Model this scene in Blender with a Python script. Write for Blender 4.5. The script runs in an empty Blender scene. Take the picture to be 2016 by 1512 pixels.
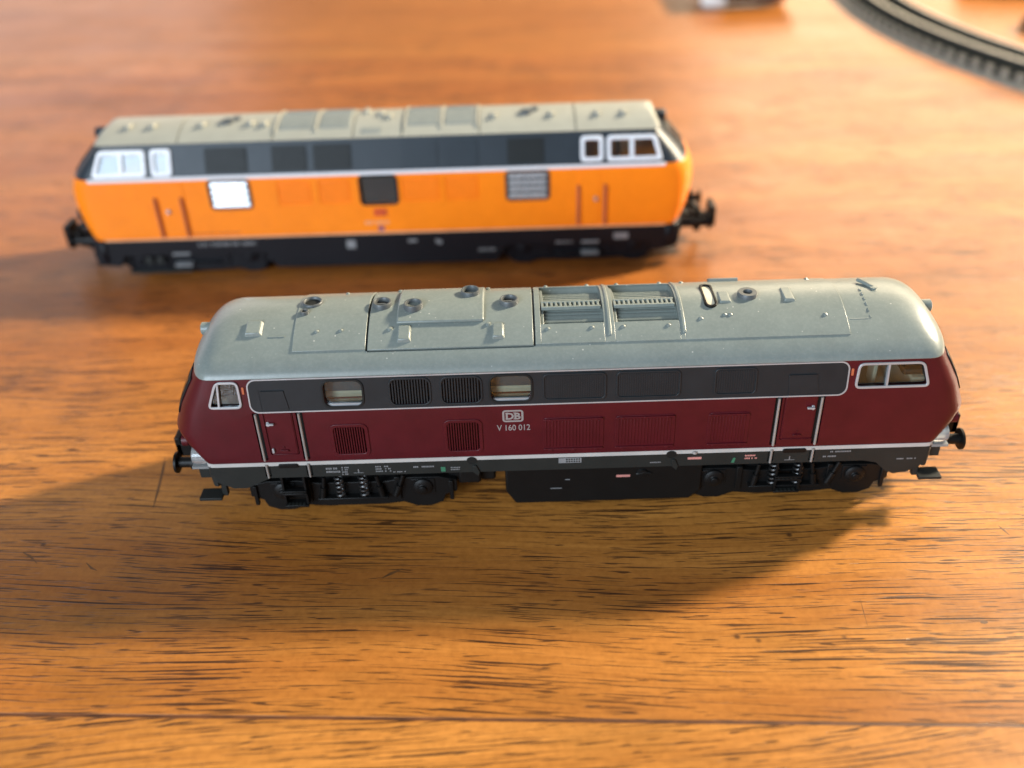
import bpy, bmesh, math, random
from mathutils import Vector, Matrix
random.seed(7)
DEBUG = False
S = 0.001                     # everything below is written in millimetres
scene = bpy.context.scene
COL = scene.collection
R = math.radians

# ------------------------------------------------------------------ camera, world, lights, exposure
def cam_setup():
    cd = bpy.data.cameras.new("camera")
    co = bpy.data.objects.new("camera", cd); COL.objects.link(co)
    yaw, pitch, roll = 0.012543954, 0.592794324, -0.038133046
    cy, sy, cp, sp = math.cos(yaw), math.sin(yaw), math.cos(pitch), math.sin(pitch)
    f = Vector((-sy*cp, cy*cp, -sp)); r = Vector((cy, sy, 0)); u = r.cross(f)
    cr, sr = math.cos(roll), math.sin(roll)
    r2 = cr*r + sr*u; u2 = -sr*r + cr*u
    m = Matrix((r2, u2, -f)).transposed().to_4x4()
    m.translation = Vector((-5.363, -100.625, 81.331))*S
    co.matrix_world = m
    cd.sensor_width = 36; cd.lens = 1900.6*36/2016
    cd.clip_start = 0.005; cd.clip_end = 20
    cd.dof.use_dof = True; cd.dof.focus_distance = 0.1115; cd.dof.aperture_fstop = 15.5
    scene.camera = co
cam_setup()

w = bpy.data.worlds.new("World"); scene.world = w; w.use_nodes = True
bg = w.node_tree.nodes["Background"]
bg.inputs[0].default_value = (1.0, 0.95, 0.95, 1); bg.inputs[1].default_value = 0.22

def area(name, loc, target, sx, sy, power, color, shape='RECTANGLE'):
    l = bpy.data.lights.new(name, 'AREA'); l.shape = shape; l.size = sx; l.size_y = sy
    l.energy = power; l.color = color
    o = bpy.data.objects.new(name, l); COL.objects.link(o)
    o.location = loc
    o.rotation_euler = (Vector(target)-Vector(loc)).to_track_quat('-Z', 'Y').to_euler()
    return o
# the bright window on the right behind the table: direct light, its glare on the varnish
area("window_right_light", (0.640, 0.309, 0.378), (0, 0, 0), 0.075, 0.075, 20.5, (1.0, 0.85, 0.63), 'DISK')
area("window_back_light", (0.95, 1.75, 0.75), (0.0, 0.1, 0), 1.3, 0.9, 19, (1.0, 0.81, 0.56))
# the cooler window behind the photographer's left shoulder
area("window_left_light", (-0.95, -1.45, 0.66), (-0.03, 0.03, 0), 1.05, 0.9, 46, (0.72, 0.86, 1.0))
# added area lamp for the bounce of a pale far-left wall in the varnish
area("wall_bounce_fill", (-1.5, 1.9, 0.55), (-0.1, 0.1, 0), 2.0, 1.0, 8.0, (1.0, 0.86, 0.86))

scene.view_settings.view_transform = 'Standard'; scene.view_settings.look = 'None'
scene.view_settings.exposure = 0.0; scene.view_settings.gamma = 1.0
scene.render.engine = 'CYCLES'
scene.cycles.max_bounces = 8

# ------------------------------------------------------------------ materials
def nodes_of(name):
    m = bpy.data.materials.new(name); m.use_nodes = True
    nt = m.node_tree; return m, nt, nt.nodes["Principled BSDF"]
def mix(nt, a, b, fac, mode='MIX'):
    n = nt.nodes.new('ShaderNodeMix'); n.data_type = 'RGBA'; n.blend_type = mode
    for sock, v in ((n.inputs[0], fac), (n.inputs[6], a), (n.inputs[7], b)):
        if hasattr(v, 'links') or hasattr(v, 'is_linked'): nt.links.new(v, sock)
        elif isinstance(v, (int, float)): sock.default_value = v
        else: sock.default_value = (*v, 1)
    return n.outputs[2]
def ramp(nt, src, p0, p1, c0=(0, 0, 0), c1=(1, 1, 1)):
    n = nt.nodes.new('ShaderNodeValToRGB'); e = n.color_ramp.elements
    e[0].position = p0; e[1].position = p1; e[0].color = (*c0, 1); e[1].color = (*c1, 1)
    nt.links.new(src, n.inputs[0]); return n.outputs[0]
def coords(nt, scale=(1000, 1000, 1000), rot=0.0, loc=(0, 0, 0)):
    t = nt.nodes.new('ShaderNodeTexCoord'); mp = nt.nodes.new('ShaderNodeMapping')
    mp.inputs['Scale'].default_value = scale; mp.inputs['Rotation'].default_value = (0, 0, rot)
    mp.inputs['Location'].default_value = loc
    nt.links.new(t.outputs['Object'], mp.inputs[0]); return mp.outputs[0]
def noise(nt, vec, scale, detail=2, rough=0.5, dist=0.0):
    n = nt.nodes.new('ShaderNodeTexNoise'); n.inputs['Scale'].default_value = scale
    n.inputs['Detail'].default_value = detail; n.inputs['Roughness'].default_value = rough
    n.inputs['Distortion'].default_value = dist
    nt.links.new(vec, n.inputs['Vector']); return n.outputs['Fac']
def vmul(nt, vec, s):
    n = nt.nodes.new('ShaderNodeVectorMath'); n.operation = 'MULTIPLY'
    nt.links.new(vec, n.inputs[0]); n.inputs[1].default_value = s; return n.outputs[0]
def math_(nt, op, a, b=0.0):
    n = nt.nodes.new('ShaderNodeMath'); n.operation = op
    for i, v in enumerate((a, b)):
        if isinstance(v, (int, float)): n.inputs[i].default_value = v
        else: nt.links.new(v, n.inputs[i])
    return n.outputs[0]
def bump(nt, h, strength, dist_mm, b):
    n = nt.nodes.new('ShaderNodeBump'); n.inputs['Strength'].default_value = strength
    n.inputs['Distance'].default_value = dist_mm*S
    nt.links.new(h, n.inputs['Height']); nt.links.new(n.outputs[0], b.inputs['Normal'])

def paint(name, col, rough=0.45, metal=0.0, var=0.12, dust=0.0, grain=0.0, spec=0.5):
    m, nt, b = nodes_of(name)
    v = coords(nt)
    n1 = noise(nt, v, 0.35, 4, 0.6)
    dark = tuple(c*(1-var) for c in col); lite = tuple(min(1, c*(1+var)) for c in col)
    c = mix(nt, dark, lite, ramp(nt, n1, 0.3, 0.7))
    if dust > 0:
        vo = nt.nodes.new('ShaderNodeTexVoronoi'); vo.inputs['Scale'].default_value = 1.1
        nt.links.new(v, vo.inputs['Vector'])
        spots = ramp(nt, vo.outputs['Distance'], 0.06, 0.12, (1, 1, 1), (0, 0, 0))
        gate = ramp(nt, noise(nt, v, 0.5, 1), 0.52, 0.58)
        sp = math_(nt, 'MULTIPLY', spots, gate)
        sp = math_(nt, 'MULTIPLY', sp, dust)
        film = math_(nt, 'MULTIPLY', ramp(nt, noise(nt, v, 2.5, 6, 0.75), 0.45, 0.8), dust*0.18)
        c = mix(nt, c, (0.75, 0.73, 0.66), math_(nt, 'ADD', sp, film))
    nt.links.new(c, b.inputs['Base Color'])
    rr = nt.nodes.new('ShaderNodeMapRange'); rr.inputs[3].default_value = rough-0.06; rr.inputs[4].default_value = rough+0.08
    nt.links.new(noise(nt, v, 1.3, 4, 0.7), rr.inputs[0]); nt.links.new(rr.outputs[0], b.inputs['Roughness'])
    b.inputs['Metallic'].default_value = metal
    b.inputs['Specular IOR Level'].default_value = spec
    if grain > 0: bump(nt, noise(nt, v, 9.0, 3, 0.7), grain, 0.05, b)
    return m
def glass(name, tint=(0.85, 0.88, 0.86), rough=0.03):
    m = bpy.data.materials.new(name); m.use_nodes = True; nt = m.node_tree
    nt.nodes.remove(nt.nodes["Principled BSDF"]); out = nt.nodes["Material Output"]
    tr = nt.nodes.new('ShaderNodeBsdfTransparent'); tr.inputs[0].default_value = (*tint, 1)
    gl = nt.nodes.new('ShaderNodeBsdfGlossy'); gl.inputs['Roughness'].default_value = rough; gl.inputs['Color'].default_value = (0.62, 0.66, 0.70, 1)
    fr = nt.nodes.new('ShaderNodeFresnel'); fr.inputs[0].default_value = 1.5
    v = coords(nt); 
    bp = nt.nodes.new('ShaderNodeBump'); bp.inputs['Strength'].default_value = 0.12; bp.inputs['Distance'].default_value = 0.2*S
    nt.links.new(noise(nt, v, 0.5, 2), bp.inputs['Height']); nt.links.new(bp.outputs[0], gl.inputs['Normal'])
    mx = nt.nodes.new('ShaderNodeMixShader')
    f2 = math_(nt, 'ADD', fr.outputs[0], 0.02)
    nt.links.new(f2, mx.inputs[0]); nt.links.new(tr.outputs[0], mx.inputs[1]); nt.links.new(gl.outputs[0], mx.inputs[2])
    nt.links.new(mx.outputs[0], out.inputs[0]); return m

def wood(name, rot, shift, lo, hi, wave=5.0, pore=0.50, back_tint=None):
    m, nt, b = nodes_of(name)
    v0 = coords(nt, (1000, 1000, 1000), rot, shift)
    # long lazy bends of the grain
    nb = noise(nt, vmul(nt, v0, (0.006, 0.016, 1)), 1.0, 2)
    off = nt.nodes.new('ShaderNodeCombineXYZ')
    nt.links.new(math_(nt, 'MULTIPLY', math_(nt, 'SUBTRACT', nb, 0.5), wave*4), off.inputs[1])
    ad = nt.nodes.new('ShaderNodeVectorMath'); ad.operation = 'ADD'
    nt.links.new(v0, ad.inputs[0]); nt.links.new(off.outputs[0], ad.inputs[1]); v = ad.outputs[0]
    band = noise(nt, vmul(nt, v, (0.006, 0.07, 1)), 1.0, 4, 0.6)
    c = mix(nt, lo, hi, ramp(nt, band, 0.32, 0.68))
    if back_tint:      # darker, redder colour easing in towards the back of the board
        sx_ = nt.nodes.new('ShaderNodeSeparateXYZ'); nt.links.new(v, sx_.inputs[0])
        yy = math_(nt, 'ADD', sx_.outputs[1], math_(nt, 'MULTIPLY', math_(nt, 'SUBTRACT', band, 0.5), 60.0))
        mr = nt.nodes.new('ShaderNodeMapRange'); mr.interpolation_type = 'SMOOTHSTEP'; mr.inputs[1].default_value = back_tint[0]; mr.inputs[2].default_value = back_tint[1]
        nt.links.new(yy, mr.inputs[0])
        c = mix(nt, c, mix(nt, c, back_tint[2], 1.0, 'MULTIPLY'), mr.outputs[0])
    fine = noise(nt, vmul(nt, v, (0.05, 1.7, 1)), 1.0, 5, 0.65)
    c = mix(nt, c, (0.22, 0.075, 0.008), math_(nt, 'MULTIPLY', ramp(nt, fine, 0.40, 0.75), 0.55))
    blot = noise(nt, vmul(nt, v0, (0.05, 0.09, 1)), 1.0, 3, 0.6)
    c = mix(nt, c, (0.18, 0.080, 0.014), math_(nt, 'MULTIPLY', ramp(nt, blot, 0.52, 0.8), 0.45))
    # dark open pores, long and short, clustered
    gate = noise(nt, vmul(nt, v0, (0.03, 0.085, 1)), 1.0, 2)
    g = math_(nt, 'MULTIPLY', math_(nt, 'SUBTRACT', gate, 0.5), 0.26)
    p1 = math_(nt, 'ADD', noise(nt, vmul(nt, v, (0.062, 3.1, 1)), 1.0, 1, 0.4), g)
    p1 = ramp(nt, p1, pore+0.165, pore+0.21)
    p2 = math_(nt, 'ADD', noise(nt, vmul(nt, v, (0.13, 4.4, 1)), 1.0, 1, 0.4), g)
    p2 = math_(nt, 'MULTIPLY', ramp(nt, p2, pore+0.16, pore+0.215), 0.8)
    mot = noise(nt, v0, 1.1, 4, 0.65)
    c = mix(nt, c, mix(nt, c, (0.74, 0.70, 0.64), 1.0, 'MULTIPLY'), ramp(nt, mot, 0.40, 0.80))
    p3 = math_(nt, 'ADD', noise(nt, vmul(nt, v0, (0.24, 2.9, 1)), 1.0, 1, 0.4), g)
    p3 = math_(nt, 'MULTIPLY', ramp(nt, p3, pore+0.185, pore+0.23), 0.88)
    pores = math_(nt, 'MAXIMUM', math_(nt, 'MAXIMUM', p1, p2), p3)
    c = mix(nt, c, (0.022, 0.008, 0.005), math_(nt, 'MULTIPLY', pores, 0.90))
    # specks and dings
    vo = nt.nodes.new('ShaderNodeTexVoronoi'); vo.inputs['Scale'].default_value = 0.16
    nt.links.new(v0, vo.inputs['Vector'])
    sp = math_(nt, 'MULTIPLY', ramp(nt, vo.outputs['Distance'], 0.03, 0.075, (1, 1, 1), (0, 0, 0)), ramp(nt, noise(nt, v0, 0.09, 1), 0.53, 0.56))
    c = mix(nt, c, (0.04, 0.016, 0.008), math_(nt, 'MULTIPLY', sp, 0.8))
    nt.links.new(c, b.inputs['Base Color'])
    sm = noise(nt, vmul(nt, v0, (0.035, 0.05, 1)), 1.0, 4, 0.6)
    rr = nt.nodes.new('ShaderNodeMapRange'); rr.inputs[3].default_value = 0.27; rr.inputs[4].default_value = 0.45
    nt.links.new(sm, rr.inputs[0]); nt.links.new(rr.outputs[0], b.inputs['Roughness'])
    h = math_(nt, 'SUBTRACT', math_(nt, 'MULTIPLY', noise(nt, v0, 0.7, 5, 0.7), 0.6), pores)
    bump(nt, h, 0.35, 0.12, b)
    b.inputs['Specular IOR Level'].default_value = 0.5
    return m

M = {}
M['red'] = paint('crimson_paint', (0.072, 0.0056, 0.0098), 0.38, grain=0.08, spec=0.3)
M['red_in'] = paint('crimson_inside', (0.10, 0.010, 0.012), 0.6)
M['roof'] = paint('grey_roof_paint', (0.182, 0.214, 0.200), 0.31, var=0.06, dust=0.5, grain=0.12)
M['band'] = paint('dark_grey_paint', (0.015, 0.019, 0.022), 0.42, grain=0.08, spec=0.3)
M['grille'] = paint('black_grille', (0.008, 0.010, 0.010), 0.5, spec=0.3)
M['frame'] = paint('frame_grey', (0.017, 0.019, 0.0175), 0.5, grain=0.08, spec=0.26)
M['black'] = paint('black_plastic', (0.005, 0.005, 0.005), 0.42, grain=0.1, spec=0.22)
M['steel'] = paint('blackened_steel', (0.10, 0.10, 0.10), 0.35, metal=0.9)
M['chrome'] = paint('silver_trim', (0.40, 0.415, 0.43), 0.30, metal=0.3, var=0.08)
M['rail_silver'] = paint('rail_silver', (0.33, 0.31, 0.29), 0.38, metal=0.3, var=0.12)
M['white'] = paint('white_print', (0.44, 0.43, 0.41), 0.5, var=0.08)
M['stack'] = paint('stack_grey', (0.082, 0.092, 0.095), 0.42, var=0.1)
M['print'] = paint('pale_lettering', (0.26, 0.235, 0.225), 0.5, var=0.08)
M['blue_refl'] = paint('blue_grey_reflection', (0.085, 0.12, 0.15), 0.45)  # bluish reflection in the window panes, put into the colour
M['cream'] = paint('cream_interior', (0.62, 0.58, 0.46), 0.6)
M['dark_in'] = paint('dark_interior', (0.03, 0.028, 0.025), 0.6)
M['glass'] = glass('window_glass')
M['dark_glass'] = glass('windscreen_glass', (0.25, 0.22, 0.2), 0.06)
def clear_plastic():
    m, nt, b = nodes_of('clear_plastic')
    b.inputs['Base Color'].default_value = (0.55, 0.57, 0.57, 1); b.inputs['Roughness'].default_value = 0.12
    b.inputs['Transmission Weight'].default_value = 0.65; b.inputs['IOR'].default_value = 1.49
    return m
M['clear'] = clear_plastic()
M['pink'] = paint('warning_plate', (0.55, 0.23, 0.20), 0.5)
M['green'] = paint('green_mark', (0.035, 0.16, 0.09), 0.5)
M['orange'] = paint('orange_paint', (0.98, 0.245, 0.009), 0.33, var=0.05)
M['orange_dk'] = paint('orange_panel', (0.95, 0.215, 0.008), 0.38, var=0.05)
M['roof2'] = paint('light_grey_roof', (0.33, 0.335, 0.29), 0.42, var=0.05)
M['roof2p'] = paint('grey_roof_panel', (0.245, 0.265, 0.245), 0.45, var=0.05)
M['band2'] = paint('blue_grey_paint', (0.020, 0.029, 0.038), 0.40, var=0.08, spec=0.3)
M['frame2'] = paint('frame_black', (0.006, 0.0065, 0.009), 0.45, spec=0.22)
M['whiteframe'] = paint('white_window_frame', (0.80, 0.82, 0.85), 0.35, var=0.03)
M['louvre'] = paint('silver_louvre', (0.42, 0.42, 0.43), 0.26, metal=0.5, var=0.05)
M['copper'] = paint('weathered_rail', (0.48, 0.13, 0.055), 0.45, metal=0.15)
M['logo_red'] = paint('logo_red', (0.45, 0.02, 0.03), 0.5)
M['logo_blue'] = paint('logo_blue', (0.10, 0.06, 0.16), 0.5)
M['pale_print'] = paint('pale_print', (0.80, 0.42, 0.22), 0.5)
M['decal'] = paint('decal_grey', (0.20, 0.205, 0.21), 0.5)
M['card'] = paint('white_card', (0.80, 0.79, 0.76), 0.7, var=0.03)
M['ballast'] = paint('ballast_grey', (0.30, 0.28, 0.23), 0.85, var=0.2, spec=0.15)
M['sleeper'] = paint('sleeper_grey', (0.045, 0.045, 0.037), 1.0, var=0.2, spec=0.0)
M['track_bed'] = paint('track_bed_dark', (0.012, 0.012, 0.010), 1.0, spec=0.0)
M['railtop'] = paint('rail_metal', (0.50, 0.46, 0.38), 0.5, metal=0.1, var=0.1, spec=0.3)
M['olive'] = paint('olive_plastic', (0.13, 0.11, 0.035), 0.55, var=0.25)
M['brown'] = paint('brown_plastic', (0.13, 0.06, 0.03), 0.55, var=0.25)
M['wood'] = wood('varnished_wood', R(2.5), (0, 0, 0), (0.320, 0.106, 0.016), (0.600, 0.258, 0.052), pore=0.458, back_tint=(-4, 55, (0.84, 0.70, 0.72)))
M['wood_front'] = wood('varnished_wood_front', R(-6), (31, 77, 0), (0.39, 0.145, 0.024), (0.68, 0.31, 0.070), 9.0, 0.458)
M['wood_back'] = wood('varnished_wood_back', R(3), (131, 17, 0), (0.32, 0.102, 0.017), (0.45, 0.165, 0.032))
M['glue'] = paint('glue_line_brown', (0.10, 0.036, 0.012), 0.5, var=0.5)
M['scratch'] = paint('dark_scratch', (0.12, 0.050, 0.014), 0.45, var=0.4)

# ------------------------------------------------------------------ mesh helpers
class MB:
    def __init__(s): s.v = []; s.f = []
    def add(s, vs, fs):
        o = len(s.v); s.v += [tuple(p) for p in vs]; s.f += [tuple(i+o for i in f) for f in fs]; return s
    def box(s, x0, y0, z0, x1, y1, z1):
        v = [(x, y, z) for z in (z0, z1) for y in (y0, y1) for x in (x0, x1)]
        return s.add(v, [(0, 2, 3, 1), (4, 5, 7, 6), (0, 1, 5, 4), (2, 6, 7, 3), (0, 4, 6, 2), (1, 3, 7, 5)])
    def prism(s, pts, F, d0, d1, hole=None):
        n = len(pts); a = [F(x, y, d0) for x, y in pts]; b = [F(x, y, d1) for x, y in pts]
        if hole is None:
            return s.add(a+b, [tuple(range(n))[::-1], tuple(range(n, 2*n))] + [(i, (i+1) % n, n+(i+1) % n, n+i) for i in range(n)])
        c = [F(x, y, d0) for x, y in hole]; d = [F(x, y, d1) for x, y in hole]; fs = []
        for i in range(n):
            j = (i+1) % n
            fs += [(i, j, n+j, n+i), (n+i, n+j, 3*n+j, 3*n+i), (2*n+j, 2*n+i, 3*n+i, 3*n+j), (j, i, 2*n+i, 2*n+j)]
        return s.add(a+b+c+d, fs)
    def loft(s, rings, cap0=True, cap1=True, loop=False):
        n = len(rings[0]); v = [p for r in rings for p in r]; fs = []
        m = len(rings)
        for k in range(m if loop else m-1):
            k2 = (k+1) % m
            fs += [(k*n+i, k*n+(i+1) % n, k2*n+(i+1) % n, k2*n+i) for i in range(n)]
        if not loop:
            if cap0: fs.append(tuple(range(n))[::-1])
            if cap1: fs.append(tuple(range((m-1)*n, m*n)))
        return s.add(v, fs)
    def tube(s, path, r, n=8):
        P = [Vector(p) for p in path]; rings = []
        ref = None
        for i, p in enumerate(P):
            t = (P[min(i+1, len(P)-1)]-P[max(i-1, 0)]).normalized()
            if ref is None: ref = Vector((0, 0, 1)) if abs(t.z) < .9 else Vector((1, 0, 0))
            a = t.cross(ref).normalized(); b_ = a.cross(t).normalized(); ref = b_
            rings.append([tuple(p+r*(math.cos(2*math.pi*k/n)*a+math.sin(2*math.pi*k/n)*b_)) for k in range(n)])
        return s.loft(rings)
    def lathe(s, prof, c, axis='z', n=28, d=1):
        rings = []
        for r, h in prof:
            ring = []
            for k in range(n):
                a = 2*math.pi*k/n; x, y = r*math.cos(a), r*math.sin(a)
                ring.append({'z': (c[0]+x, c[1]+y, c[2]+h*d), 'y': (c[0]+x, c[1]+h*d, c[2]+y), 'x': (c[0]+h*d, c[1]+x, c[2]+y)}[axis])
            rings.append(ring)
        return s.loft(rings)
    def mesh(s, name):
        me = bpy.data.meshes.new(name); me.from_pydata([(x*S, y*S, z*S) for x, y, z in s.v], [], s.f)
        bm = bmesh.new(); bm.from_mesh(me); bmesh.ops.recalc_face_normals(bm, faces=bm.faces); bm.to_mesh(me); bm.free()
        return me
    def build(s, name, mat, parent=None, ang=35, bev=0.0, kind=None, seg=2):
        me = s.mesh(name); return link(name, me, mat, parent, ang, bev, kind, seg)
def link(name, me, mat, parent=None, ang=35, bev=0.0, kind=None, seg=2):
    me.materials.clear(); me.materials.append(mat)
    me.polygons.foreach_set('use_smooth', [True]*len(me.polygons)); me.set_sharp_from_angle(angle=R(ang))
    o = bpy.data.objects.new(name, me); COL.objects.link(o)
    if parent: o.parent = parent
    if bev > 0:
        b = o.modifiers.new('bevel', 'BEVEL'); b.width = bev*S; b.segments = seg; b.limit_method = 'ANGLE'; b.angle_limit = R(40); b.use_clamp_overlap = True
    if kind: o['kind'] = kind
    return o
def empty(name, label, cat, loc=(0, 0, 0), rot=0.0, group=None):
    o = bpy.data.objects.new(name, None); COL.objects.link(o); o.empty_display_size = 0.01
    o.location = Vector(loc)*S; o.rotation_euler = (0, 0, rot); o['label'] = label; o['category'] = cat
    if group: o['group'] = group
    return o
def boolean(o, mb):
    c = bpy.data.objects.new('cutter', mb.mesh('cutter')); COL.objects.link(c); c.parent = o.parent
    keep = list(o.modifiers)
    md = o.modifiers.new('cut', 'BOOLEAN'); md.operation = 'DIFFERENCE'; md.solver = 'EXACT'; md.use_self = True; md.object = c
    while o.modifiers[0] != md and o.modifiers.find('cut') > 0: o.modifiers.move(o.modifiers.find('cut'), 0)
    for k in keep: k.show_viewport = False
    dg = bpy.context.evaluated_depsgraph_get(); dg.update()
    me = bpy.data.meshes.new_from_object(o.evaluated_get(dg)); mat = o.data.materials[0]
    o.modifiers.remove(o.modifiers['cut'])
    for k in o.modifiers: k.show_viewport = True
    me.materials.clear(); me.materials.append(mat)
    me.polygons.foreach_set('use_smooth', [True]*len(me.polygons)); me.set_sharp_from_angle(angle=R(30))
    if DEBUG: print("BOOL", o.name, len(o.data.vertices), "->", len(me.vertices))
    o.data = me; bpy.data.objects.remove(c)

def rr(x0, z0, x1, z1, r=0.5, n=5):
    out = []
    for cx, cz, a0 in ((x1-r, z1-r, 0), (x0+r, z1-r, 90), (x0+r, z0+r, 180), (x1-r, z0+r, 270)):
        for k in range(n+1):
            a = R(a0+90*k/n); out.append((cx+r*math.cos(a), cz+r*math.sin(a)))
    return out
def rpoly(P, r=0.4, n=4):
    """rounded corners on any convex polygon"""
    out = []; N = len(P)
    for i in range(N):
        p = Vector(P[i]); a = Vector(P[i-1]); b = Vector(P[(i+1) % N])
        u = (a-p).normalized(); v = (b-p).normalized()
        for k in range(n+1):
            t = k/n; q = p+u*r*(1-t)**2+v*r*t**2
            out.append((q.x, q.y))
    return out
def shrink(P, d):
    """inset a convex outline given counter-clockwise or clockwise"""
    N = len(P); c = Vector((sum(p[0] for p in P)/N, sum(p[1] for p in P)/N)); out = []
    for i in range(N):
        p = Vector(P[i]); t = (Vector(P[(i+1) % N])-Vector(P[i-1])).normalized(); nn = Vector((-t.y, t.x))
        if nn.dot(c-p) < 0: nn = -nn
        q = p+nn*d; out.append((q.x, q.y))
    return out

def inset(P, d):
    """offset every side of a convex polygon inwards by d"""
    N = len(P); A = sum(P[i][0]*P[(i+1) % N][1]-P[(i+1) % N][0]*P[i][1] for i in range(N)); sg = 1 if A > 0 else -1
    L = []
    for i in range(N):
        a = Vector(P[i]); b = Vector(P[(i+1) % N]); t = (b-a).normalized(); nn = Vector((-t.y, t.x))*sg; L.append((a+nn*d, t))
    out = []
    for i in range(N):
        (p, t), (q, u) = L[i-1], L[i]; cr = t.x*u.y-t.y*u.x; k = ((q-p).x*u.y-(q-p).y*u.x)/cr
        r = p+t*k; out.append((r.x, r.y))
    return out

class Frame:
    """flat face of a body: (x, z, depth outwards) -> point; flip = the opposite side, turned round"""
    def __init__(s, y0, z0, y1, z1, flip=False):
        L = math.hypot(y1-y0, z1-z0); s.y0, s.z0 = y0, z0; s.vy, s.vz = (y1-y0)/L, (z1-z0)/L; s.flip = flip
    def __call__(s, x, z, d=0.0):
        v = (z-s.z0)/s.vz
        p = (x, s.y0+v*s.vy-d*s.vz, z+d*s.vy)
        return (-p[0], -p[1], p[2]) if s.flip else p

def superplan(L, xs, w_, z, n=3.0, m=12, sub=14):
    """plan outline of a rounded body at height z (counter-clockwise)"""
    q = []
    for k in range(m+1):
        a = math.pi/2*k/m
        q.append((max(0, math.cos(a))**(2/n), max(0, math.sin(a))**(2/n)))
    pts = [(xs+(L-xs)*c, w_*s_, z) for c, s_ in q]
    pts += [(xs-2*xs*k/sub, w_, z) for k in range(1, sub)]
    pts += [(-(xs+(L-xs)*c), w_*s_, z) for c, s_ in q[::-1]]
    pts += [(-(xs+(L-xs)*c), -w_*s_, z) for c, s_ in q[1:]]
    pts += [(-xs+2*xs*k/sub, -w_, z) for k in range(1, sub)]
    pts += [(xs+(L-xs)*c, -w_*s_, z) for c, s_ in q[::-1][:-1]]
    return pts
def interp(tab, t):
    if t <= tab[0][0]: return tab[0][1:]
    for a, b in zip(tab[:-1], tab[1:]):
        if t <= b[0]:
            f = (t-a[0])/(b[0]-a[0]); return tuple(p+(q-p)*f for p, q in zip(a[1:], b[1:]))
    return tab[-1][1:]
def smooth_table(tab, k=4):
    """Catmull-Rom refinement of a table of rings"""
    out = []
    for i in range(len(tab)-1):
        p0 = tab[max(i-1, 0)]; p1 = tab[i]; p2 = tab[i+1]; p3 = tab[min(i+2, len(tab)-1)]
        for j in range(k):
            t = j/k
            out.append(tuple(0.5*((2*b)+(-a+c)*t+(2*a-5*b+4*c-d)*t*t+(-a+3*b-3*c+d)*t**3) for a, b, c, d in zip(p0, p1, p2, p3)))
    out.append(tab[-1]); return out

class Roof:
    def __init__(s, prof): s.p = prof     # list of (y, z) with y rising from 0
    def z(s, y): return interp(s.p, abs(y))[0]
    def at(s, x, y, off=0.0):
        e = 0.25; dz = (s.z(y+e)-s.z(y-e))/(2*e); l = math.hypot(1, dz)
        return (x, y-off*dz/l, s.z(y)+off/l)
    def patch(s, mb, x0, x1, y0, y1, o0, o1, n=22):
        rings = []
        for i in range(n+1):
            y = y0+(y1-y0)*i/n
            rings.append([s.at(x0, y, o0), s.at(x1, y, o0), s.at(x1, y, o1), s.at(x0, y, o1)])
        return mb.loft(rings)

def microtext(mb, F, x, z, w_, rows, h, d=0.02, gap=0.55, seed=0):
    """rows of tiny printed characters, too small to read"""
    rnd = random.Random(seed)
    for r in range(rows):
        zz = z-r*h; xx = x; end = x+w_*rnd.uniform(0.75, 1.0)
        while xx < end:
            cw = rnd.uniform(0.09, 0.17)
            if rnd.random() < 0.82:
                mb.add([F(xx, zz-h*gap, d), F(xx+cw, zz-h*gap, d), F(xx+cw, zz, d), F(xx, zz, d)], [(0, 1, 2, 3)])
            xx += cw+0.05
def text_mesh(txt, size, F, x, z, d, align='CENTER', offset=0.0, sx=1.0):
    cu = bpy.data.curves.new('t', 'FONT'); cu.body = txt; cu.size = size; cu.align_x = align; cu.offset = offset; cu.resolution_u = 3
    o = bpy.data.objects.new('t', cu); COL.objects.link(o)
    dg = bpy.context.evaluated_depsgraph_get(); me0 = bpy.data.meshes.new_from_object(o.evaluated_get(dg))
    mb = MB(); mb.add([F(x+v.co.x*sx, z+v.co.y, d) for v in me0.vertices], [tuple(p.vertices) for p in me0.polygons])
    bpy.data.objects.remove(o); return mb

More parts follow.
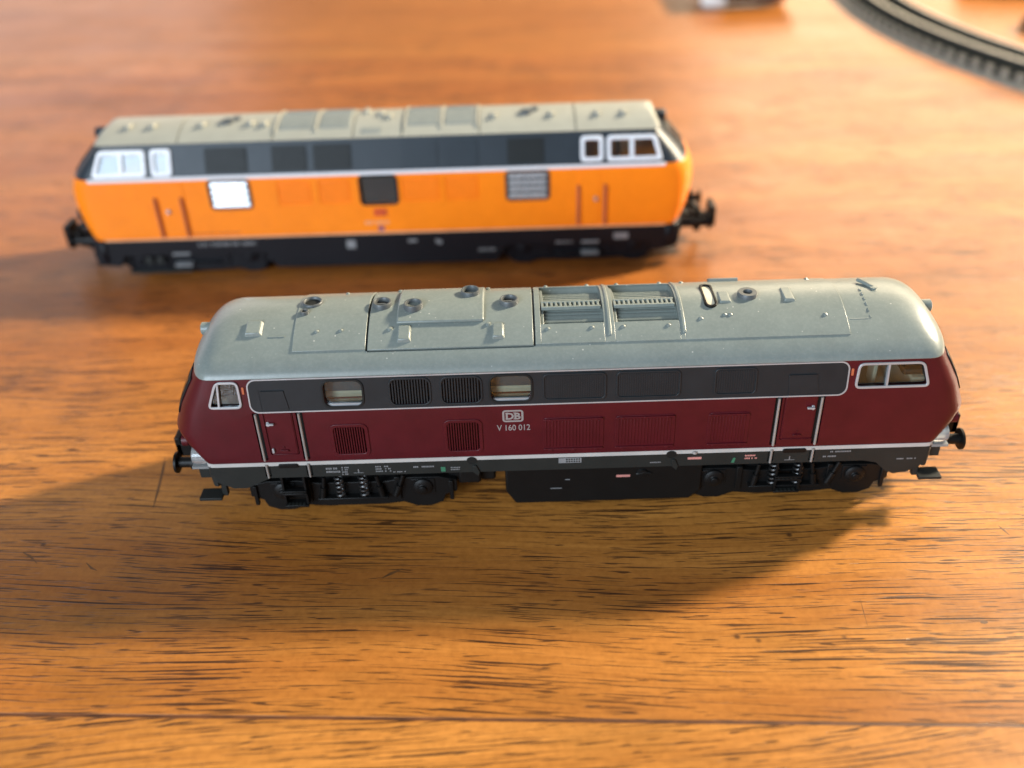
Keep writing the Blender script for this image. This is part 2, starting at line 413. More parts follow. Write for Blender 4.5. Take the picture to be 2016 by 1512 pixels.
# ------------------------------------------------------------------ the table
def table():
    t = bpy.data.objects.new('table_top', None); COL.objects.link(t); t['kind'] = 'structure'
    t['label'] = 'varnished brown wooden table top with dark open grain'
    sl = -0.045
    def board(y0, y1, mat, nx=2):
        pts = []
        mb = MB()
        mb.prism([(-420, y0-420*sl), (480, y0+480*sl), (480, y1+480*sl), (-420, y1-420*sl)], lambda x, y, d: (x, y, d), -22, 0)
        return mb.build('board', mat, t, bev=0.06)
    board(-300, -40.2, M['wood_front'])
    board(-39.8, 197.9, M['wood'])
    mb = MB(); mb.prism([(-420, -40.19-420*sl), (480, -40.19+480*sl), (480, -39.81+480*sl), (-420, -39.81-420*sl)], lambda x, y, d: (x, y, d), -3, -.03)
    mb.build('glue_line', M['glue'], t)
    board(198.05, 620, M['wood_back'])
    # scratches and a hair lying in the varnish
    for pts, r in (([(-54.9, 4.7), (-54.4, 1.8), (-53.9, -1.8), (-53.4, -5.9)], 0.17), ([(-67.3, -13.4), (-66.0, -14.2), (-64.6, -15.5)], 0.16), ([(-58.6, -15.6), (-57.6, -16.6), (-56.8, -17.0)], 0.15),
                   ([(-22.4, -19.6), (-21.4, -18.9), (-20.1, -18.2)], 0.22), ([(51.7, -13.8), (52.0, -14.6), (52.3, -15.5)], 0.14), ([(43.4, -28.9), (43.8, -28.8), (44.2, -28.9)], 0.3), ([(31.2, -29), (31.4, -27), (31.6, -25)], 0.04)):
        mb = MB(); P = [Vector((x, y, 0)) for x, y in pts]; vs = []; n = len(P)
        for k, p in enumerate(P):
            tt = (P[min(k+1, n-1)]-P[max(k-1, 0)]).normalized(); q = Vector((-tt.y, tt.x, 0))*r*(0.25 if k in (0, n-1) else 1)
            vs += [(p.x+q.x, p.y+q.y, .012), (p.x-q.x, p.y-q.y, .012), (p.x-q.x, p.y-q.y, -.1), (p.x+q.x, p.y+q.y, -.1)]
        fs = [(4*k+a, 4*k+(a+1) % 4, 4*k+4+(a+1) % 4, 4*k+4+a) for k in range(n-1) for a in range(4)]+[(0, 1, 2, 3), (4*n-4, 4*n-3, 4*n-2, 4*n-1)]
        mb.add(vs, fs); mb.build('scratch', M['scratch'], t)
table()

# ------------------------------------------------------------------ front locomotive (dark red)
def rod(mb, a, b, r=0.16): mb.tube([a, b], r, 8)

def bogie(parent, xc, mat, wheel_r=3.15, base=8.75, y=7.3, end=13.0, zt=5.6, spr=True):
    mb = MB()
    F = lambda x, z, d: (x, d, z)
    for s in (-1, 1):
        out = [(-end, 2.6), (-end+1.5, 2.0), (-base-2.4, .9), (-base-.9, .25), (-base+.9, .25), (-base+2.6, 1.0), (-3.6, .7), (3.6, .7), (base-2.6, 1.0), (base-.9, .25), (base+.9, .25), (base+2.4, .9), (end-1.5, 2.0), (end, 2.6),
               (end, 4.3), (base+2, 4.9), (base-2, 4.9), (4.2, 4.4), (-4.2, 4.4), (-base+2, 4.9), (-base-2, 4.9), (-end, 4.3)]
        mb.prism([(xc+x, z) for x, z in out], F, s*(y-0.9), s*y)
        # brake rigging, hangers
        for dx in (-5.6, 5.6): mb.box(xc+dx-.35, s*y-.3, 1.6, xc+dx+.35, s*y+.3, 5.2)
        for dx in (-12.3, 12.3): mb.box(xc+dx-.25, s*y-.35, 1.4, xc+dx+.25, s*y+.2, 4.4)
        mb.box(xc-4.4, min(s*(y-.2), s*(y+.9)), 2.25, xc+4.4, max(s*(y-.2), s*(y+.9)), 2.6)
    mb.box(xc-10.5, -6.3, 3.6, xc+10.5, 6.3, 6.8); mb.box(xc-base+3.3, -6.2, .5, xc+base-3.3, 6.2, 4)
    for dx in (-1, 1): mb.box(min(xc+dx*(base+3.3), xc+dx*(end-.3)), -6.2, 1.9, max(xc+dx*(base+3.3), xc+dx*(end-.3)), 6.2, 5)
    o = mb.build('bogie', mat, parent, bev=0.08)
    for s in (-1, 1):
        for dx in (-base, base):
            mb = MB(); mb.lathe([(0, -.9), (1.25, -.9), (1.25, .25), (0.95, .45), (0.5, .5), (.45, .8), (0, .85)], (xc+dx, s*(y+.1), 3.55), 'y', 16, s)
            mb.box(xc+dx-1.5, min(s*(y-.3), s*(y+.15)), 2.5, xc+dx+1.5, max(s*(y-.3), s*(y+.15)), 4.7)
            mb.build('axle_box', mat, o, bev=0.06)
        if spr:
            for dx in (-1.5, 1.5):
                mb = MB(); mb.tube([(xc+dx+.52*math.cos(a*.7), s*(y+.55)+.52*math.sin(a*.7), 2.65+a*0.075) for a in range(0, 44)], 0.16, 6)
                mb.build('spring', M['steel'] if s < 0 else M['black'], o, ang=60)
            for dx, lean in ((-3.6, .5), (3.4, -.5), (5.9, 1.2)):
                mb = MB(); rod(mb, (xc+dx-lean*.5, s*(y+.5), 2.6), (xc+dx, s*(y+.5), 4.2), .42); rod(mb, (xc+dx, s*(y+.5), 4.1), (xc+dx+lean*.5, s*(y+.5), 5.8), .26)
                mb.build('damper', mat, o, ang=50)
    for dx in (-base, base):
        for s in (-1, 1):
            mb = MB(); mb.lathe([(0, -.9), (wheel_r-.2, -.9), (wheel_r, -.75), (wheel_r, -.5), (wheel_r-.45, -.35), (wheel_r-.5, 1.1), (wheel_r-.9, 1.15), (wheel_r-1.1, .7), (.6, .8), (0, .8)],
                             (xc+dx, s*4.9, wheel_r), 'y', 32, s)
            mb.build('wheel', M['steel'], o)
        mb = MB(); mb.tube([(xc+dx, -4.3, wheel_r), (xc+dx, 4.3, wheel_r)], .7, 10); mb.build('axle', M['steel'], o)
    return o

def steps(parent, F, x0, x1, zt, mat):
    """two-tread step box hanging below a door"""
    mb = MB()
    for x in (x0, x1-.3): mb.prism([(x, 2.1), (x+.3, 2.1), (x+.3, zt), (x, zt)], F, -1.0, .2)
    for z in (2.0, 3.9): mb.prism([(x0, z), (x1, z), (x1, z+.28), (x0, z+.28)], F, -.9, .45)
    mb.prism([(x0, 4.3), (x1, 4.3), (x1, 4.55), (x0, 4.55)], F, -.2, .45)
    o = mb.build('step_box', mat, parent, bev=0.05)
    mb = MB()
    for z in (2.28, 4.18):
        for k in range(5):
            xa = x0+.35+k*(x1-x0-.7)/5; mb.prism([(xa, z+.0), (xa+.32, z), (xa+.32, z+.06), (xa, z+.06)], F, -.1, .4)
    mb.build('tread_grip', M['frame'], o)

def buffers(parent, ends, zc, y=5.5, head=-1, mat=None, r=1.35):
    for sx, x0, x1 in ends:
        for sy in (-1, 1):
            mb = MB(); d = sx; L = abs(x1-x0)
            mb.lathe([(0, 0), (.95, 0), (.95, L*.45), (.68, L*.47), (.68, L-.45), (.75, L-.42), (r, L-.38), (r, L-.1), (r*.6, L), (0, L)], (x0, sy*y, zc), 'x', 20, d)
            mb.build('buffer', mat or M['black'], parent, ang=40)

def coupler(parent, x, z, sx, mat, k=1.0):
    mb = MB(); a = lambda p, q: (min(p, q), max(p, q))
    def bx(xa, xb, y0, y1, z0, z1):
        l, h = a(x+sx*xa*k, x+sx*xb*k); mb.box(l, y0*k, z+(z0-z)*k, h, y1*k, z+(z1-z)*k)
    bx(-3, 1.6, -.9, .9, z-.8, z+.5); bx(1.6, 2.5, -2.1, 2.1, z-1.0, z+.9); bx(2.5, 4.3, -1.9, -1.0, z-.9, z+.8)
    bx(3.6, 4.3, -1.9, .9, z-.9, z+1.6); bx(2.3, 3.0, .6, 1.6, z-2.6, z+.4)
    return mb.build('coupler', mat, parent, bev=0.12)

def loco_red():
    T = empty('model_locomotive', 'dark red model diesel locomotive with grey roof and silver lines, nearest the camera', 'model train')
    Fv = {s: Frame(-9.34, 0.0, -9.34, 17.05, s) for s in (False, True)}
    Fu = {s: Frame(-9.34, 17.05, -8.85, 21.3, s) for s in (False, True)}
    # --- body
    tab = [(9.5, 44.5, 42.7, 9.30), (9.7, 44.75, 42.8, 9.34), (10.6, 45.6, 43.0, 9.34), (12.0, 46.75, 43.2, 9.34), (13.3, 47.45, 43.1, 9.34), (13.75, 47.6, 43.0, 9.34), (14.2, 47.4, 42.9, 9.34),
           (17.05, 46.2, 42.4, 9.34), (19.2, 45.0, 41.5, 9.09), (21.3, 43.7, 40.6, 8.85)]
    outer = [superplan(L, xs, w_, z) for z, L, xs, w_ in tab]
    inner = [superplan(L-1.0, xs-.6, w_-.8, z) for z, L, xs, w_ in tab]
    mb = MB(); mb.loft(outer + inner[::-1], loop=True)
    body = mb.build('body', M['red'], T, ang=28)
    cabL = rpoly([(-40.45, 21.0), (-41.75, 17.65), (-37.75, 17.6), (-37.85, 21.0)], .7)
    cabR = rpoly([(32.95, 20.9), (32.75, 17.75), (41.35, 17.75), (40.35, 20.9)], .7)
    wins = [rr(-28.2, 17.45, -23.75, 20.75, .9), rr(-9.0, 17.45, -4.35, 20.75, .9)]
    grl = [rr(-20.5, 17.45, -16.0, 20.7, .75), rr(-14.6, 17.45, -10.1, 20.7, .75)]
    lows = [rr(-27.75, 10.55, -24.05, 14.5, .45), rr(-14.35, 10.5, -10.6, 14.65, .45)]
    rails_x = (-36.45, -31.4, 24.3, 29.25)
    cut = MB()
    for s in (False, True):
        for P in (cabL, cabR): cut.prism(shrink(P, .12), Fu[s], -1.6, .6)
        for P in wins: cut.prism(P, Fu[s], -1.6, .6)
        for P in grl: cut.prism(P, Fu[s], -.5, .6)
        for P in lows: cut.prism(P, Fv[s], -.4, .6)
        for x in rails_x: cut.prism(rr(x-.40, 9.9, x+.40, 16.85, .1, 2), Fv[s], -.5, .6)
        # joint round each door
        for xa, xb in ((-35.55, -32.2), (25.0, 28.85)):
            cut.prism(rr(xa-.07, 10.62, xb+.07, 18.5, .3, 3), Fv[s], -.16, .6, rr(xa+.07, 10.76, xb-.07, 18.36, .2, 3))
    boolean(body, cut)
    # --- dark window band on both sides with its silver line
    band_out = rr(-36.75, 17.0, 31.8, 21.12, .95, 6)
    for s in (False, True):
        mb = MB(); mb.prism(band_out, Fu[s], -.05, .07)
        b = mb.build('window_band', M['band'], T)
        c = MB()
        for P in wins+grl: c.prism(P, Fu[s], -.5, .6)
        for xa, xb in ((-35.5, -32.25), (25.2, 28.9)):
            c.prism(rpoly([(xa+.0, 16.6), (xb+.1, 16.6), (xb-.35, 19.9), (xa-.15, 19.9)], .2, 3), Fu[s], .03, .6, rpoly([(xa+.14, 16.6), (xb-.04, 16.6), (xb-.49, 19.76), (xa-.01, 19.76)], .2, 3))
        boolean(b, c)
        mb = MB(); mb.prism(rr(-36.9, 16.89, 31.95, 21.25, 1.05, 6), Fu[s], -.03, .13, rr(-36.74, 17.05, 31.79, 21.09, .92, 6))
        mb.build('band_trim', M['chrome'], b)
        for P in wins:
            x0 = min(p[0] for p in P); x1 = max(p[0] for p in P)
            mb = MB(); mb.prism(rr(x0-.22, 17.25, x1+.22, 20.95, 1.05), Fu[s], .0, .2, rr(x0+.03, 17.5, x1-.03, 20.7, .85))
            wf = mb.build('engine_room_window', M['grille'], T, bev=.04)
            mb = MB(); mb.prism(rr(x0-.02, 17.44, x1+.02, 20.76, .9), Fu[s], -.42, -.36); mb.build('pane', M['glass'], wf)
            mb = MB(); mb.prism(rr(x0+.02, 17.46, x1-.02, 17.75, .1), Fu[s], -.36, -.1); mb.build('sill', M['chrome'], wf)
        for P in grl:
            x0 = min(p[0] for p in P); x1 = max(p[0] for p in P)
            mb = MB(); mb.prism(rr(x0-.2, 17.25, x1+.2, 20.92, .95), Fu[s], .03, .2, rr(x0+.04, 17.5, x1-.04, 20.66, .7))
            gf = mb.build('upper_grille', M['band'], b, bev=.05)
            mb = MB(); n = 13
            mb.prism(P, Fu[s], -.5, -.44)
            for k in range(n):
                xa = x0+.16+k*(x1-x0-.25)/n; mb.prism([(xa, 17.5), (xa+.16, 17.5), (xa+.16, 20.65), (xa, 20.65)], Fu[s], -.44, .02)
            mb.build('upper_grille_slats', M['band'], b)
        # ribbed covers in the band
        for x0, x1, n in ((-3.0, 4.3, 26), (5.4, 12.8, 26), (16.6, 21.5, 16)):
            mb = MB(); mb.prism(rr(x0, 17.4, x1, 20.85, .6), Fu[s], .03, .22, rr(x0+.22, 17.62, x1-.22, 20.63, .45))
            pf = mb.build('band_panel', M['band'], b, bev=.05)
            mb = MB()
            for k in range(n):
                xa = x0+.3+k*(x1-x0-.6)/n; mb.prism([(xa, 17.7), (xa+.15, 17.7), (xa+.15, 20.55), (xa, 20.55)], Fu[s], .03, .13)
            mb.build('band_panel_ribs', M['band'], b)
        # cab windows
        for P, split in ((cabL, (-40.2, -40.45)), (cabR, (36.4, 36.4))):
            mb = MB(); mb.prism(shrink(P, -.06), Fu[s], -.02, .2, shrink(P, .24))
            cw = mb.build('cab_window', M['chrome'], T, bev=.05)
            mb = MB(); mb.prism(shrink(P, .13), Fu[s], -.34, -.28); mb.build('pane', M['glass'], cw)
            a, c_ = split; mb = MB(); mb.prism([(c_-.11, 17.8), (c_+.11, 17.8), (a+.11, 20.85), (a-.11, 20.85)], Fu[s], -.3, .14); mb.build('window_bar', M['chrome'], cw)
        # lower louvres
        for P in lows:
            x0 = min(p[0] for p in P); x1 = max(p[0] for p in P); z0 = min(p[1] for p in P); z1 = max(p[1] for p in P)
            mb = MB(); mb.prism(rr(x0-.42, z0-.4, x1+.42, z1+.42, .8), Fv[s], -.02, .13, rr(x0+.02, z0+.02, x1-.02, z1-.02, .45))
            lf = mb.build('side_grille', M['red'], T, bev=.06)
            mb = MB(); n = 12; mb.prism(P, Fv[s], -.4, -.36)
            for k in range(n):
                xa = x0+.1+k*(x1-x0-.15)/n; mb.prism([(xa, z0+.05), (xa+.14, z0+.05), (xa+.14, z1-.05), (xa, z1-.05)], Fv[s], -.36, .06)
            mb.build('grille_slats', M['red'], lf)
        # ribbed panels with hinge bars
        for x0, x1, n in ((-3.1, 4.1, 17), (5.4, 12.5, 17), (16.3, 21.2, 12)):
            mb = MB(); mb.prism(rr(x0, 10.3, x1, 14.95, .55), Fv[s], -.05, .09)
            pn = mb.build('ribbed_panel', M['red'], T, bev=.06)
            mb = MB()
            for k in range(n):
                xa = x0+.3+k*(x1-x0-.6)/n; mb.prism([(xa, 10.75), (xa+.16, 10.75), (xa+.16, 14.5), (xa, 14.5)], Fv[s], .05, .17)
            for z in (10.42, 14.72):
                mb.prism(rr(x0+.1, z-.11, x1-.1, z+.11, .1, 3), Fv[s], .05, .28)
            for k in range(3):
                xa = x0+.7+k*(x1-x0-1.8)/2
                for z in (10.3, 14.72): mb.prism([(xa, z-.2), (xa+.4, z-.2), (xa+.4, z+.12), (xa, z+.12)], Fv[s], .05, .3)
            mb.build('ribs_and_hinges', M['red'], pn, bev=.03)
        # doors
        for xa, xb, hx, other in ((-35.5, -32.25, -35.2, 1), (25.05, 28.8, 28.35, -1)):
            mb = MB(); mb.prism(rr(xa+.1, 10.8, xb-.1, 16.83, .2, 3), Fv[s], -.05, .05); dr = mb.build('door', M['red'], T, bev=.04)
            mb = MB(); mb.prism(rpoly([(xa+.2, 17.25), (xb-.1, 17.25), (xb-.5, 19.7), (xa+.05, 19.7)], .25, 3), Fu[s], .05, .12); mb.build('door_window', M['band'], dr, bev=.03)
            mb = MB(); mb.prism([(xa+.15, 19.55), (xb-.5, 19.55), (xb-.5, 19.72), (xa+.12, 19.72)], Fu[s], .1, .2); mb.build('rain_strip', M['band'], dr)
            mb = MB(); mb.prism(rr(hx-.18, 15.0, hx+.18, 15.62, .12, 3), Fv[s], .03, .22)
            mb.prism(rr(min(hx-.15*other, hx+.75*other), 15.3, max(hx-.15*other, hx+.75*other), 15.52, .1, 3), Fv[s], .22, .5); mb.build('handle', M['chrome'], dr, bev=.04)
            if other > 0:
                mb = MB(); mb.prism(rr(hx-.12, 11.1, hx+.16, 11.75, .12, 3), Fv[s], .03, .3); mb.build('latch', M['chrome'], dr, bev=.04)
            mb = MB(); mb.prism(rr((xa+xb)/2-.45, 11.2, (xa+xb)/2+.55, 11.5, .12, 3), Fv[s], .03, .26); mb.prism([((xa+xb)/2-.03, 11.6), ((xa+xb)/2+.1, 11.6), ((xa+xb)/2+.1, 12.0), ((xa+xb)/2-.03, 12.0)], Fv[s], .03, .14)
            mb.prism([(xa+.2, 10.75), (xb-.1, 10.75), (xb-.1, 10.86), (xa+.2, 10.86)], Fv[s], .03, .16)
            mb.build('door_ledge', M['red'], dr, bev=.03)
        for x in rails_x:
            mb = MB(); rod(mb, Fv[s](x, 9.95, .16), Fv[s](x, 16.75, .16), .16); mb.build('handrail', M['rail_silver'], T)
            mb = MB(); mb.prism(rr(x-.39, 9.91, x+.39, 16.84, .1, 2), Fv[s], -.5, -.42); mb.build('handrail_channel', M['grille'], T)
        # white line at the foot, frame
        # frame side plate
        fr = [(-43.3, 9.22), (-43.45, 7.9), (-43.0, 7.6), (-43.0, 6.7), (-42.3, 6.3), (-41.0, 5.62), (-39.4, 5.6), (-36.3, 7.1), (35.6, 7.06), (37.2, 6.7), (38.6, 5.3), (39.6, 4.9), (41.2, 5.15), (42.6, 6.0), (43.15, 7.0), (43.3, 9.22)]
        mb = MB(); mb.prism(fr, Fv[s], -.6, -.06); fp = mb.build('frame_plate', M['frame'], T)
        c = MB()
        for x in (-11.7, 12.3): c.prism([(x+.55*math.cos(a*math.pi/8), 8.75+.42*math.sin(a*math.pi/8)) for a in range(16)], Fv[s], -.45, .5)
        for x in rails_x: c.prism(rr(x-.36, 7.3, x+.36, 9.1, .1, 2), Fv[s], -.4, .5)
        boolean(fp, c)
        for x in (-11.7, 12.3):
            mb = MB(); mb.prism([(x+.62*math.cos(a*math.pi/10), 9.0+.5*math.sin(a*math.pi/10)) for a in range(20)], Fv[s], -.1, .1); mb.build('jacking_socket', M['grille'], fp)
            mb = MB(); mb.prism([(x+.1, 7.2), (x+.7, 6.6), (x+.9, 7.2), (x+.5, 8.2), (x+.1, 8.2)], Fv[s], -.1, .16); mb.build('jacking_bracket', M['frame'], fp, bev=.05)
        for xa, xb in ((-35.0, -32.6), (25.6, 28.4)):
            mb = MB(); mb.prism(rr(xa, 8.72, xb, 9.32, .25), Fv[s], -.08, .2); mb.build('foot_step', M['black'], fp, bev=.06)
        for x in rails_x:
            mb = MB(); rod(mb, Fv[s](x, 7.2, .0), Fv[s](x, 9.25, .1), .15); mb.lathe([(0, 0), (.24, .05), (.2, .25), (0, .3)], Fv[s](x, 9.0, .0), 'z', 10); mb.build('lower_handrail', M['rail_silver'], fp, ang=50)
        steps(T, Frame(-8.5, 0, -8.5, 5, s), -35.4, -32.4, 7.0, M['black']); steps(T, Frame(-8.5, 0, -8.5, 5, s), 25.4, 28.6, 7.0, M['black'])
    # --- white sill line all round
    a = [superplan(44.55, 42.72, 9.37, z) for z in (9.0, 9.52)]; b_ = [superplan(44.2, 42.5, 9.1, z) for z in (9.52, 9.0)]
    mb = MB(); mb.loft(a+b_, loop=True); mb.build('sill_line', M['white'], T)
    # --- end aprons below the buffer beam
    for sx in (-1, 1):
        for_mb = MB(); rings = []
        for z, L in ((9.05, 44.5), (7.4, 44.4), (6.0, 44.2)):
            pl = [p for p in superplan(L, 42.9, 9.26, z) if p[0] > 42.89]
            pl = sorted(pl, key=lambda p: p[1]); rings.append(pl)
        n = len(rings[0]); vs = []; fs = []
        for rg in rings: vs += [(sx*p[0], sx*p[1], p[2]) for p in rg]
        for rg in rings: vs += [(sx*(p[0]-.6), sx*p[1]*.93, p[2]) for p in rg]
        for k in range(2): fs += [(k*n+i, k*n+i+1, (k+1)*n+i+1, (k+1)*n+i) for i in range(n-1)]
        for k in range(3, 5): fs += [(k*n+i, k*n+i+1, (k+1)*n+i+1, (k+1)*n+i)[::-1] for i in range(n-1)]
        for i in range(n-1): fs += [(i, i+1, 3*n+i+1, 3*n+i), (2*n+i, 2*n+i+1, 5*n+i+1, 5*n+i)]
        for i in (0, n-1):
            for k in range(2): fs.append((k*n+i, (k+1)*n+i, (k+4)*n+i, (k+3)*n+i))
        for_mb.add(vs, fs); for_mb.build('end_apron', M['frame'], T)
        # low corner step plates
        for sy in (-1, 1):
            mb = MB(); xa, xb = sorted((sx*45.5, sx*42.7)); ya, yb = sorted((sy*9.7, sy*7.7))
            mb.box(xa, ya, 4.1, xb, yb, 4.5); xa, xb = sorted((sx*42.75, sx*42.1)); ya, yb = sorted((sy*8.9, sy*8.2)); mb.box(xa, ya, 4.2, xb, yb, 6.6)
            mb.build('corner_step', M['frame'], T, bev=.06)
        # headlamp blocks, marker lamps, hoses
        for sy in (-1, 1):
            mb = MB(); mb.lathe([(0, -1.3), (1.15, -1.3), (1.25, .2), (1.1, .75), (.6, .95), (0, 1.0)], (sx*44.75, sy*7.75, 9.9), 'x', 18, sx)
            xa, xb = sorted((sx*43.6, sx*45.6)); ya, yb = sorted((sy*6.4, sy*9.0)); mb.box(xa, ya, 8.6, xb, yb, 8.95)
            mb.build('headlamp', M['clear'], T, ang=40)
            mb = MB(); mb.lathe([(0, .1), (.75, .1), (.75, .85), (.5, .85), (.5, .35), (0, .35)], (sx*45.75, sy*7.1, 11.7), 'x', 16, sx); ml = mb.build('marker_lamp', M['red'], T, ang=40)
            mb = MB(); mb.lathe([(0, .3), (.49, .3), (.49, .5), (0, .52)], (sx*45.75, sy*7.1, 11.7), 'x', 14, sx); mb.build('lens', M['grille'], ml)
        mb = MB(); mb.box(min(sx*40, sx*45.3), -8, 6.4, max(sx*40, sx*45.3), 8, 8.9); mb.build('buffer_beam', M['frame'], T, bev=.1)
        coupler(T, sx*45.0, 6.4, sx, M['black'], 1.15)
        mb = MB(); mb.tube([(sx*46.0, 2.8, 10.2), (sx*47.6, 2.9, 9.6), (sx*48.1, 2.9, 7.6), (sx*47.6, 2.9, 6.2)], .35, 8); mb.lathe([(0, -.6), (.7, -.6), (.7, .6), (0, .6)], (sx*46.6, 2.8, 10.2), 'x', 10, sx); mb.build('brake_hose', M['black'], T, ang=50)
        # windscreens: two panes on the sloping end
        for sy in (-1, 1):
            mb = MB(); rings = []
            for z in (15.6, 16.5, 17.5, 18.5, 19.5, 20.3):
                L, xs, w_ = interp(tab, z); row = []
                for k in range(9):
                    yy = sy*(.55+(6.9-.55)*k/8)
                    xx = xs+(L-xs)*(1-(abs(yy)/w_)**3)**(1/3)
                    row.append((sx*(xx+.07), yy, z+.04))
                rings.append(row)
            vs = [p for r_ in rings for p in r_]; fs = [(k*9+i, k*9+i+1, (k+1)*9+i+1, (k+1)*9+i) for k in range(5) for i in range(8)]
            mb.add(vs, fs); o = mb.build('windscreen', M['grille'], T, ang=60); sd = o.modifiers.new('thickness', 'SOLIDIFY'); sd.thickness = .12*S; sd.offset = 0
            mb = MB(); mb.add([(p[0]+sx*.09, p[1], p[2]+.03) for r_ in rings[1:5] for p in r_[1:8]], [(k*7+i, k*7+i+1, (k+1)*7+i+1, (k+1)*7+i) for k in range(3) for i in range(6)]); mb.build('pane', M['dark_glass'], o, ang=60)
    buffers(T, ((-1, -45.2, -49.0), (1, 45.2, 49.0)), 7.0, 5.5)
    # --- roof
    prof = [(0, 25.45), (1, 25.41), (2, 25.27), (3, 25.03), (4, 24.70), (5, 24.30), (6, 23.83), (7, 23.27), (7.6, 22.88), (8.2, 22.42), (8.7, 21.9), (9.0, 21.35)]
    RF = Roof(prof)
    rt = [(21.30, 43.80, 40.7, 8.90), (21.40, 43.95, 40.8, 9.02), (21.9, 43.85, 40.6, 8.72), (22.42, 43.6, 40.3, 8.2), (22.88, 43.3, 40.0, 7.62), (23.27, 43.0, 39.6, 7.0), (23.83, 42.5, 39.0, 6.0),
          (24.30, 41.95, 38.2, 5.0), (24.70, 41.2, 37.2, 4.0), (25.03, 40.2, 36.0, 3.0), (25.27, 38.9, 34.6, 2.0), (25.41, 36.8, 33.2, 1.0), (25.45, 35.0, 32.5, .35)]
    rt = smooth_table(rt, 3)
    mb = MB(); mb.loft([superplan(L, xs, w_, z, 2.6, 14) for z, L, xs, w_ in rt])
    roof = mb.build('roof', M['roof'], T, ang=40)
    cut = MB(); fans = ((-3.0, 4.3), (5.5, 12.95))
    for x0, x1 in fans: RF.patch(cut, x0, x1, -4.3, 4.9, -.85, 1.2)
    boolean(roof, cut)
    cut = MB()
    for x in (-23.05, -3.78): RF.patch(cut, x-.11, x+.11, -6.9, 6.9, -.55, .8)
    for y0, y1 in ((-7.02, -6.84), (6.84, 7.02)): RF.patch(cut, -22.94, -3.89, y0, y1, -.55, .8)
    boolean(roof, cut)
    HY = 6.75
    def hatch(x0, x1, y0=-HY, y1=HY, name='roof_hatch', o1=.11, mat=None):
        mb = MB(); RF.patch(mb, x0, x1, y0, y1, -.15, o1); return mb.build(name, mat or M['roof'], T, bev=.05)
    h1 = hatch(-31.6, -23.17); h2 = hatch(-22.92, -3.91, -6.82, 6.82)
    # cooler hatch: strips round two wells
    mb = MB()
    for x0, x1, y0, y1 in ((-3.66, -3.0, -HY, HY), (4.3, 5.5, -HY, HY), (12.95, 13.5, -HY, HY)): RF.patch(mb, x0, x1, y0, y1, -.15, .11)
    for x0, x1 in fans: RF.patch(mb, x0, x1, -HY, -4.3, -.15, .11); RF.patch(mb, x0, x1, 4.9, HY, -.15, .11)
    h3 = mb.build('cooler_hatch', M['roof'], T, bev=.04); h4 = hatch(13.5, 32.2)
    for x in (4.9, 13.4):
        mb = MB(); RF.patch(mb, x-.22, x+.22, -6.0, 6.0, 0, .23); mb.build('roof_rib', M['roof'], T, bev=.14, seg=3)
    for x0, x1 in fans:
        mb = MB()
        for k in range(13):
            y = -4.1+k*.68; RF.patch(mb, x0, x1, y, y+.34, -.9, -.74, 2)
        f_ = mb.build('fan_well_floor', M['roof'], T)
        mb = MB(); RF.patch(mb, x0+.05, x0+.4, -4.2, 4.8, -.85, -.25); mb.build('well_rail', M['roof'], f_, bev=.05)
        mb = MB(); z = 25.5
        for ya, yb in ((-1.95, -1.65), (-.7, -.4)): mb.box(x0+.15, ya, z-.42, x1-.2, yb, z)
        n = 13
        for k in range(n):
            xa = x0+.15+k*(x1-x0-.75)/(n-1); mb.box(xa, -1.65, z-.35, xa+.28, -.7, z-.02)
        mb.build('fan_grating', M['roof'], T, bev=.04)
    # exhaust stacks and vents
    def stack(x, y, r, h, hole, bar=True, deep=.75):
        z = RF.z(y)-.05
        mb = MB(); mb.lathe([(0, 0), (r*1.02, 0), (r, h*.8), (r*.93, h), (r*hole*1.05, h), (r*hole, h*.92), (r*hole*.95, h*(1-deep)), (0, h*(1-deep))], (x, y, z), 'z', 30)
        o = mb.build('exhaust_stack' if bar else 'roof_vent', M['stack'], T, ang=50)
        mb = MB(); mb.lathe([(0, 0), (r*hole*.9, 0), (r*hole*.9, .03), (0, .03)], (x, y, z+h*(1-deep)+.01), 'z', 24); mb.build('pipe_floor', M['dark_in'] if bar else M['frame'], o)
        if bar:
            mb = MB(); mb.box(x-r*.8, y-.28, z+h*.3, x+r*.8, y+.05, z+h*.62); mb.build('crossbar', M['stack'], o, bev=.03)
    stack(-30.1, .85, 1.22, .48, .80, False, .7); stack(-30.72, -1.4, .52, .5, .6, False)
    stack(-21.65, -.2, 1.14, .68, .76); stack(-17.85, -1.35, 1.14, 1.08, .77); stack(-11.22, 1.5, 1.14, 1.08, .77); stack(-6.62, -.45, 1.12, .68, .76); stack(21.5, -.55, 1.15, .62, .48, False)
    mb = MB(); RF.patch(mb, -19.7, -9.55, -3.75, 4.2, .05, .5); mb.build('silencer_cover', M['roof'], h2, bev=.2, seg=3)
    for x, y in ((-20.4, -4.35), (-20.0, 4.9), (-9.05, -4.1), (-9.2, 4.6)):
        mb = MB(); p = RF.at(x, y, .1); mb.lathe([(0, -.1), (.3, -.1), (.28, .18), (.12, .25), (0, .25)], p, 'z', 10); mb.build('lifting_lug', M['roof'], h2)
    for x, y in ((-28.9, -4.35), (-26.1, -4.32), (-26.5, 4.6), (-2.2, -4.95), (2.9, -4.95), (6.5, -4.95), (11.7, -4.95), (15.5, -4.2), (18.3, -3.8), (18.95, -3.8), (29.8, -4.2), (29.9, 4.6), (14.6, 5.0), (-2.1, 5.6), (3.0, 5.6), (6.7, 5.6), (12, 5.6)):
        mb = MB(); p = RF.at(x, y, .08); mb.lathe([(0, -.1), (.27, -.1), (.27, .1), (.1, .22), (0, .22)], p, 'z', 10); mb.build('bolt', M['roof'], T)
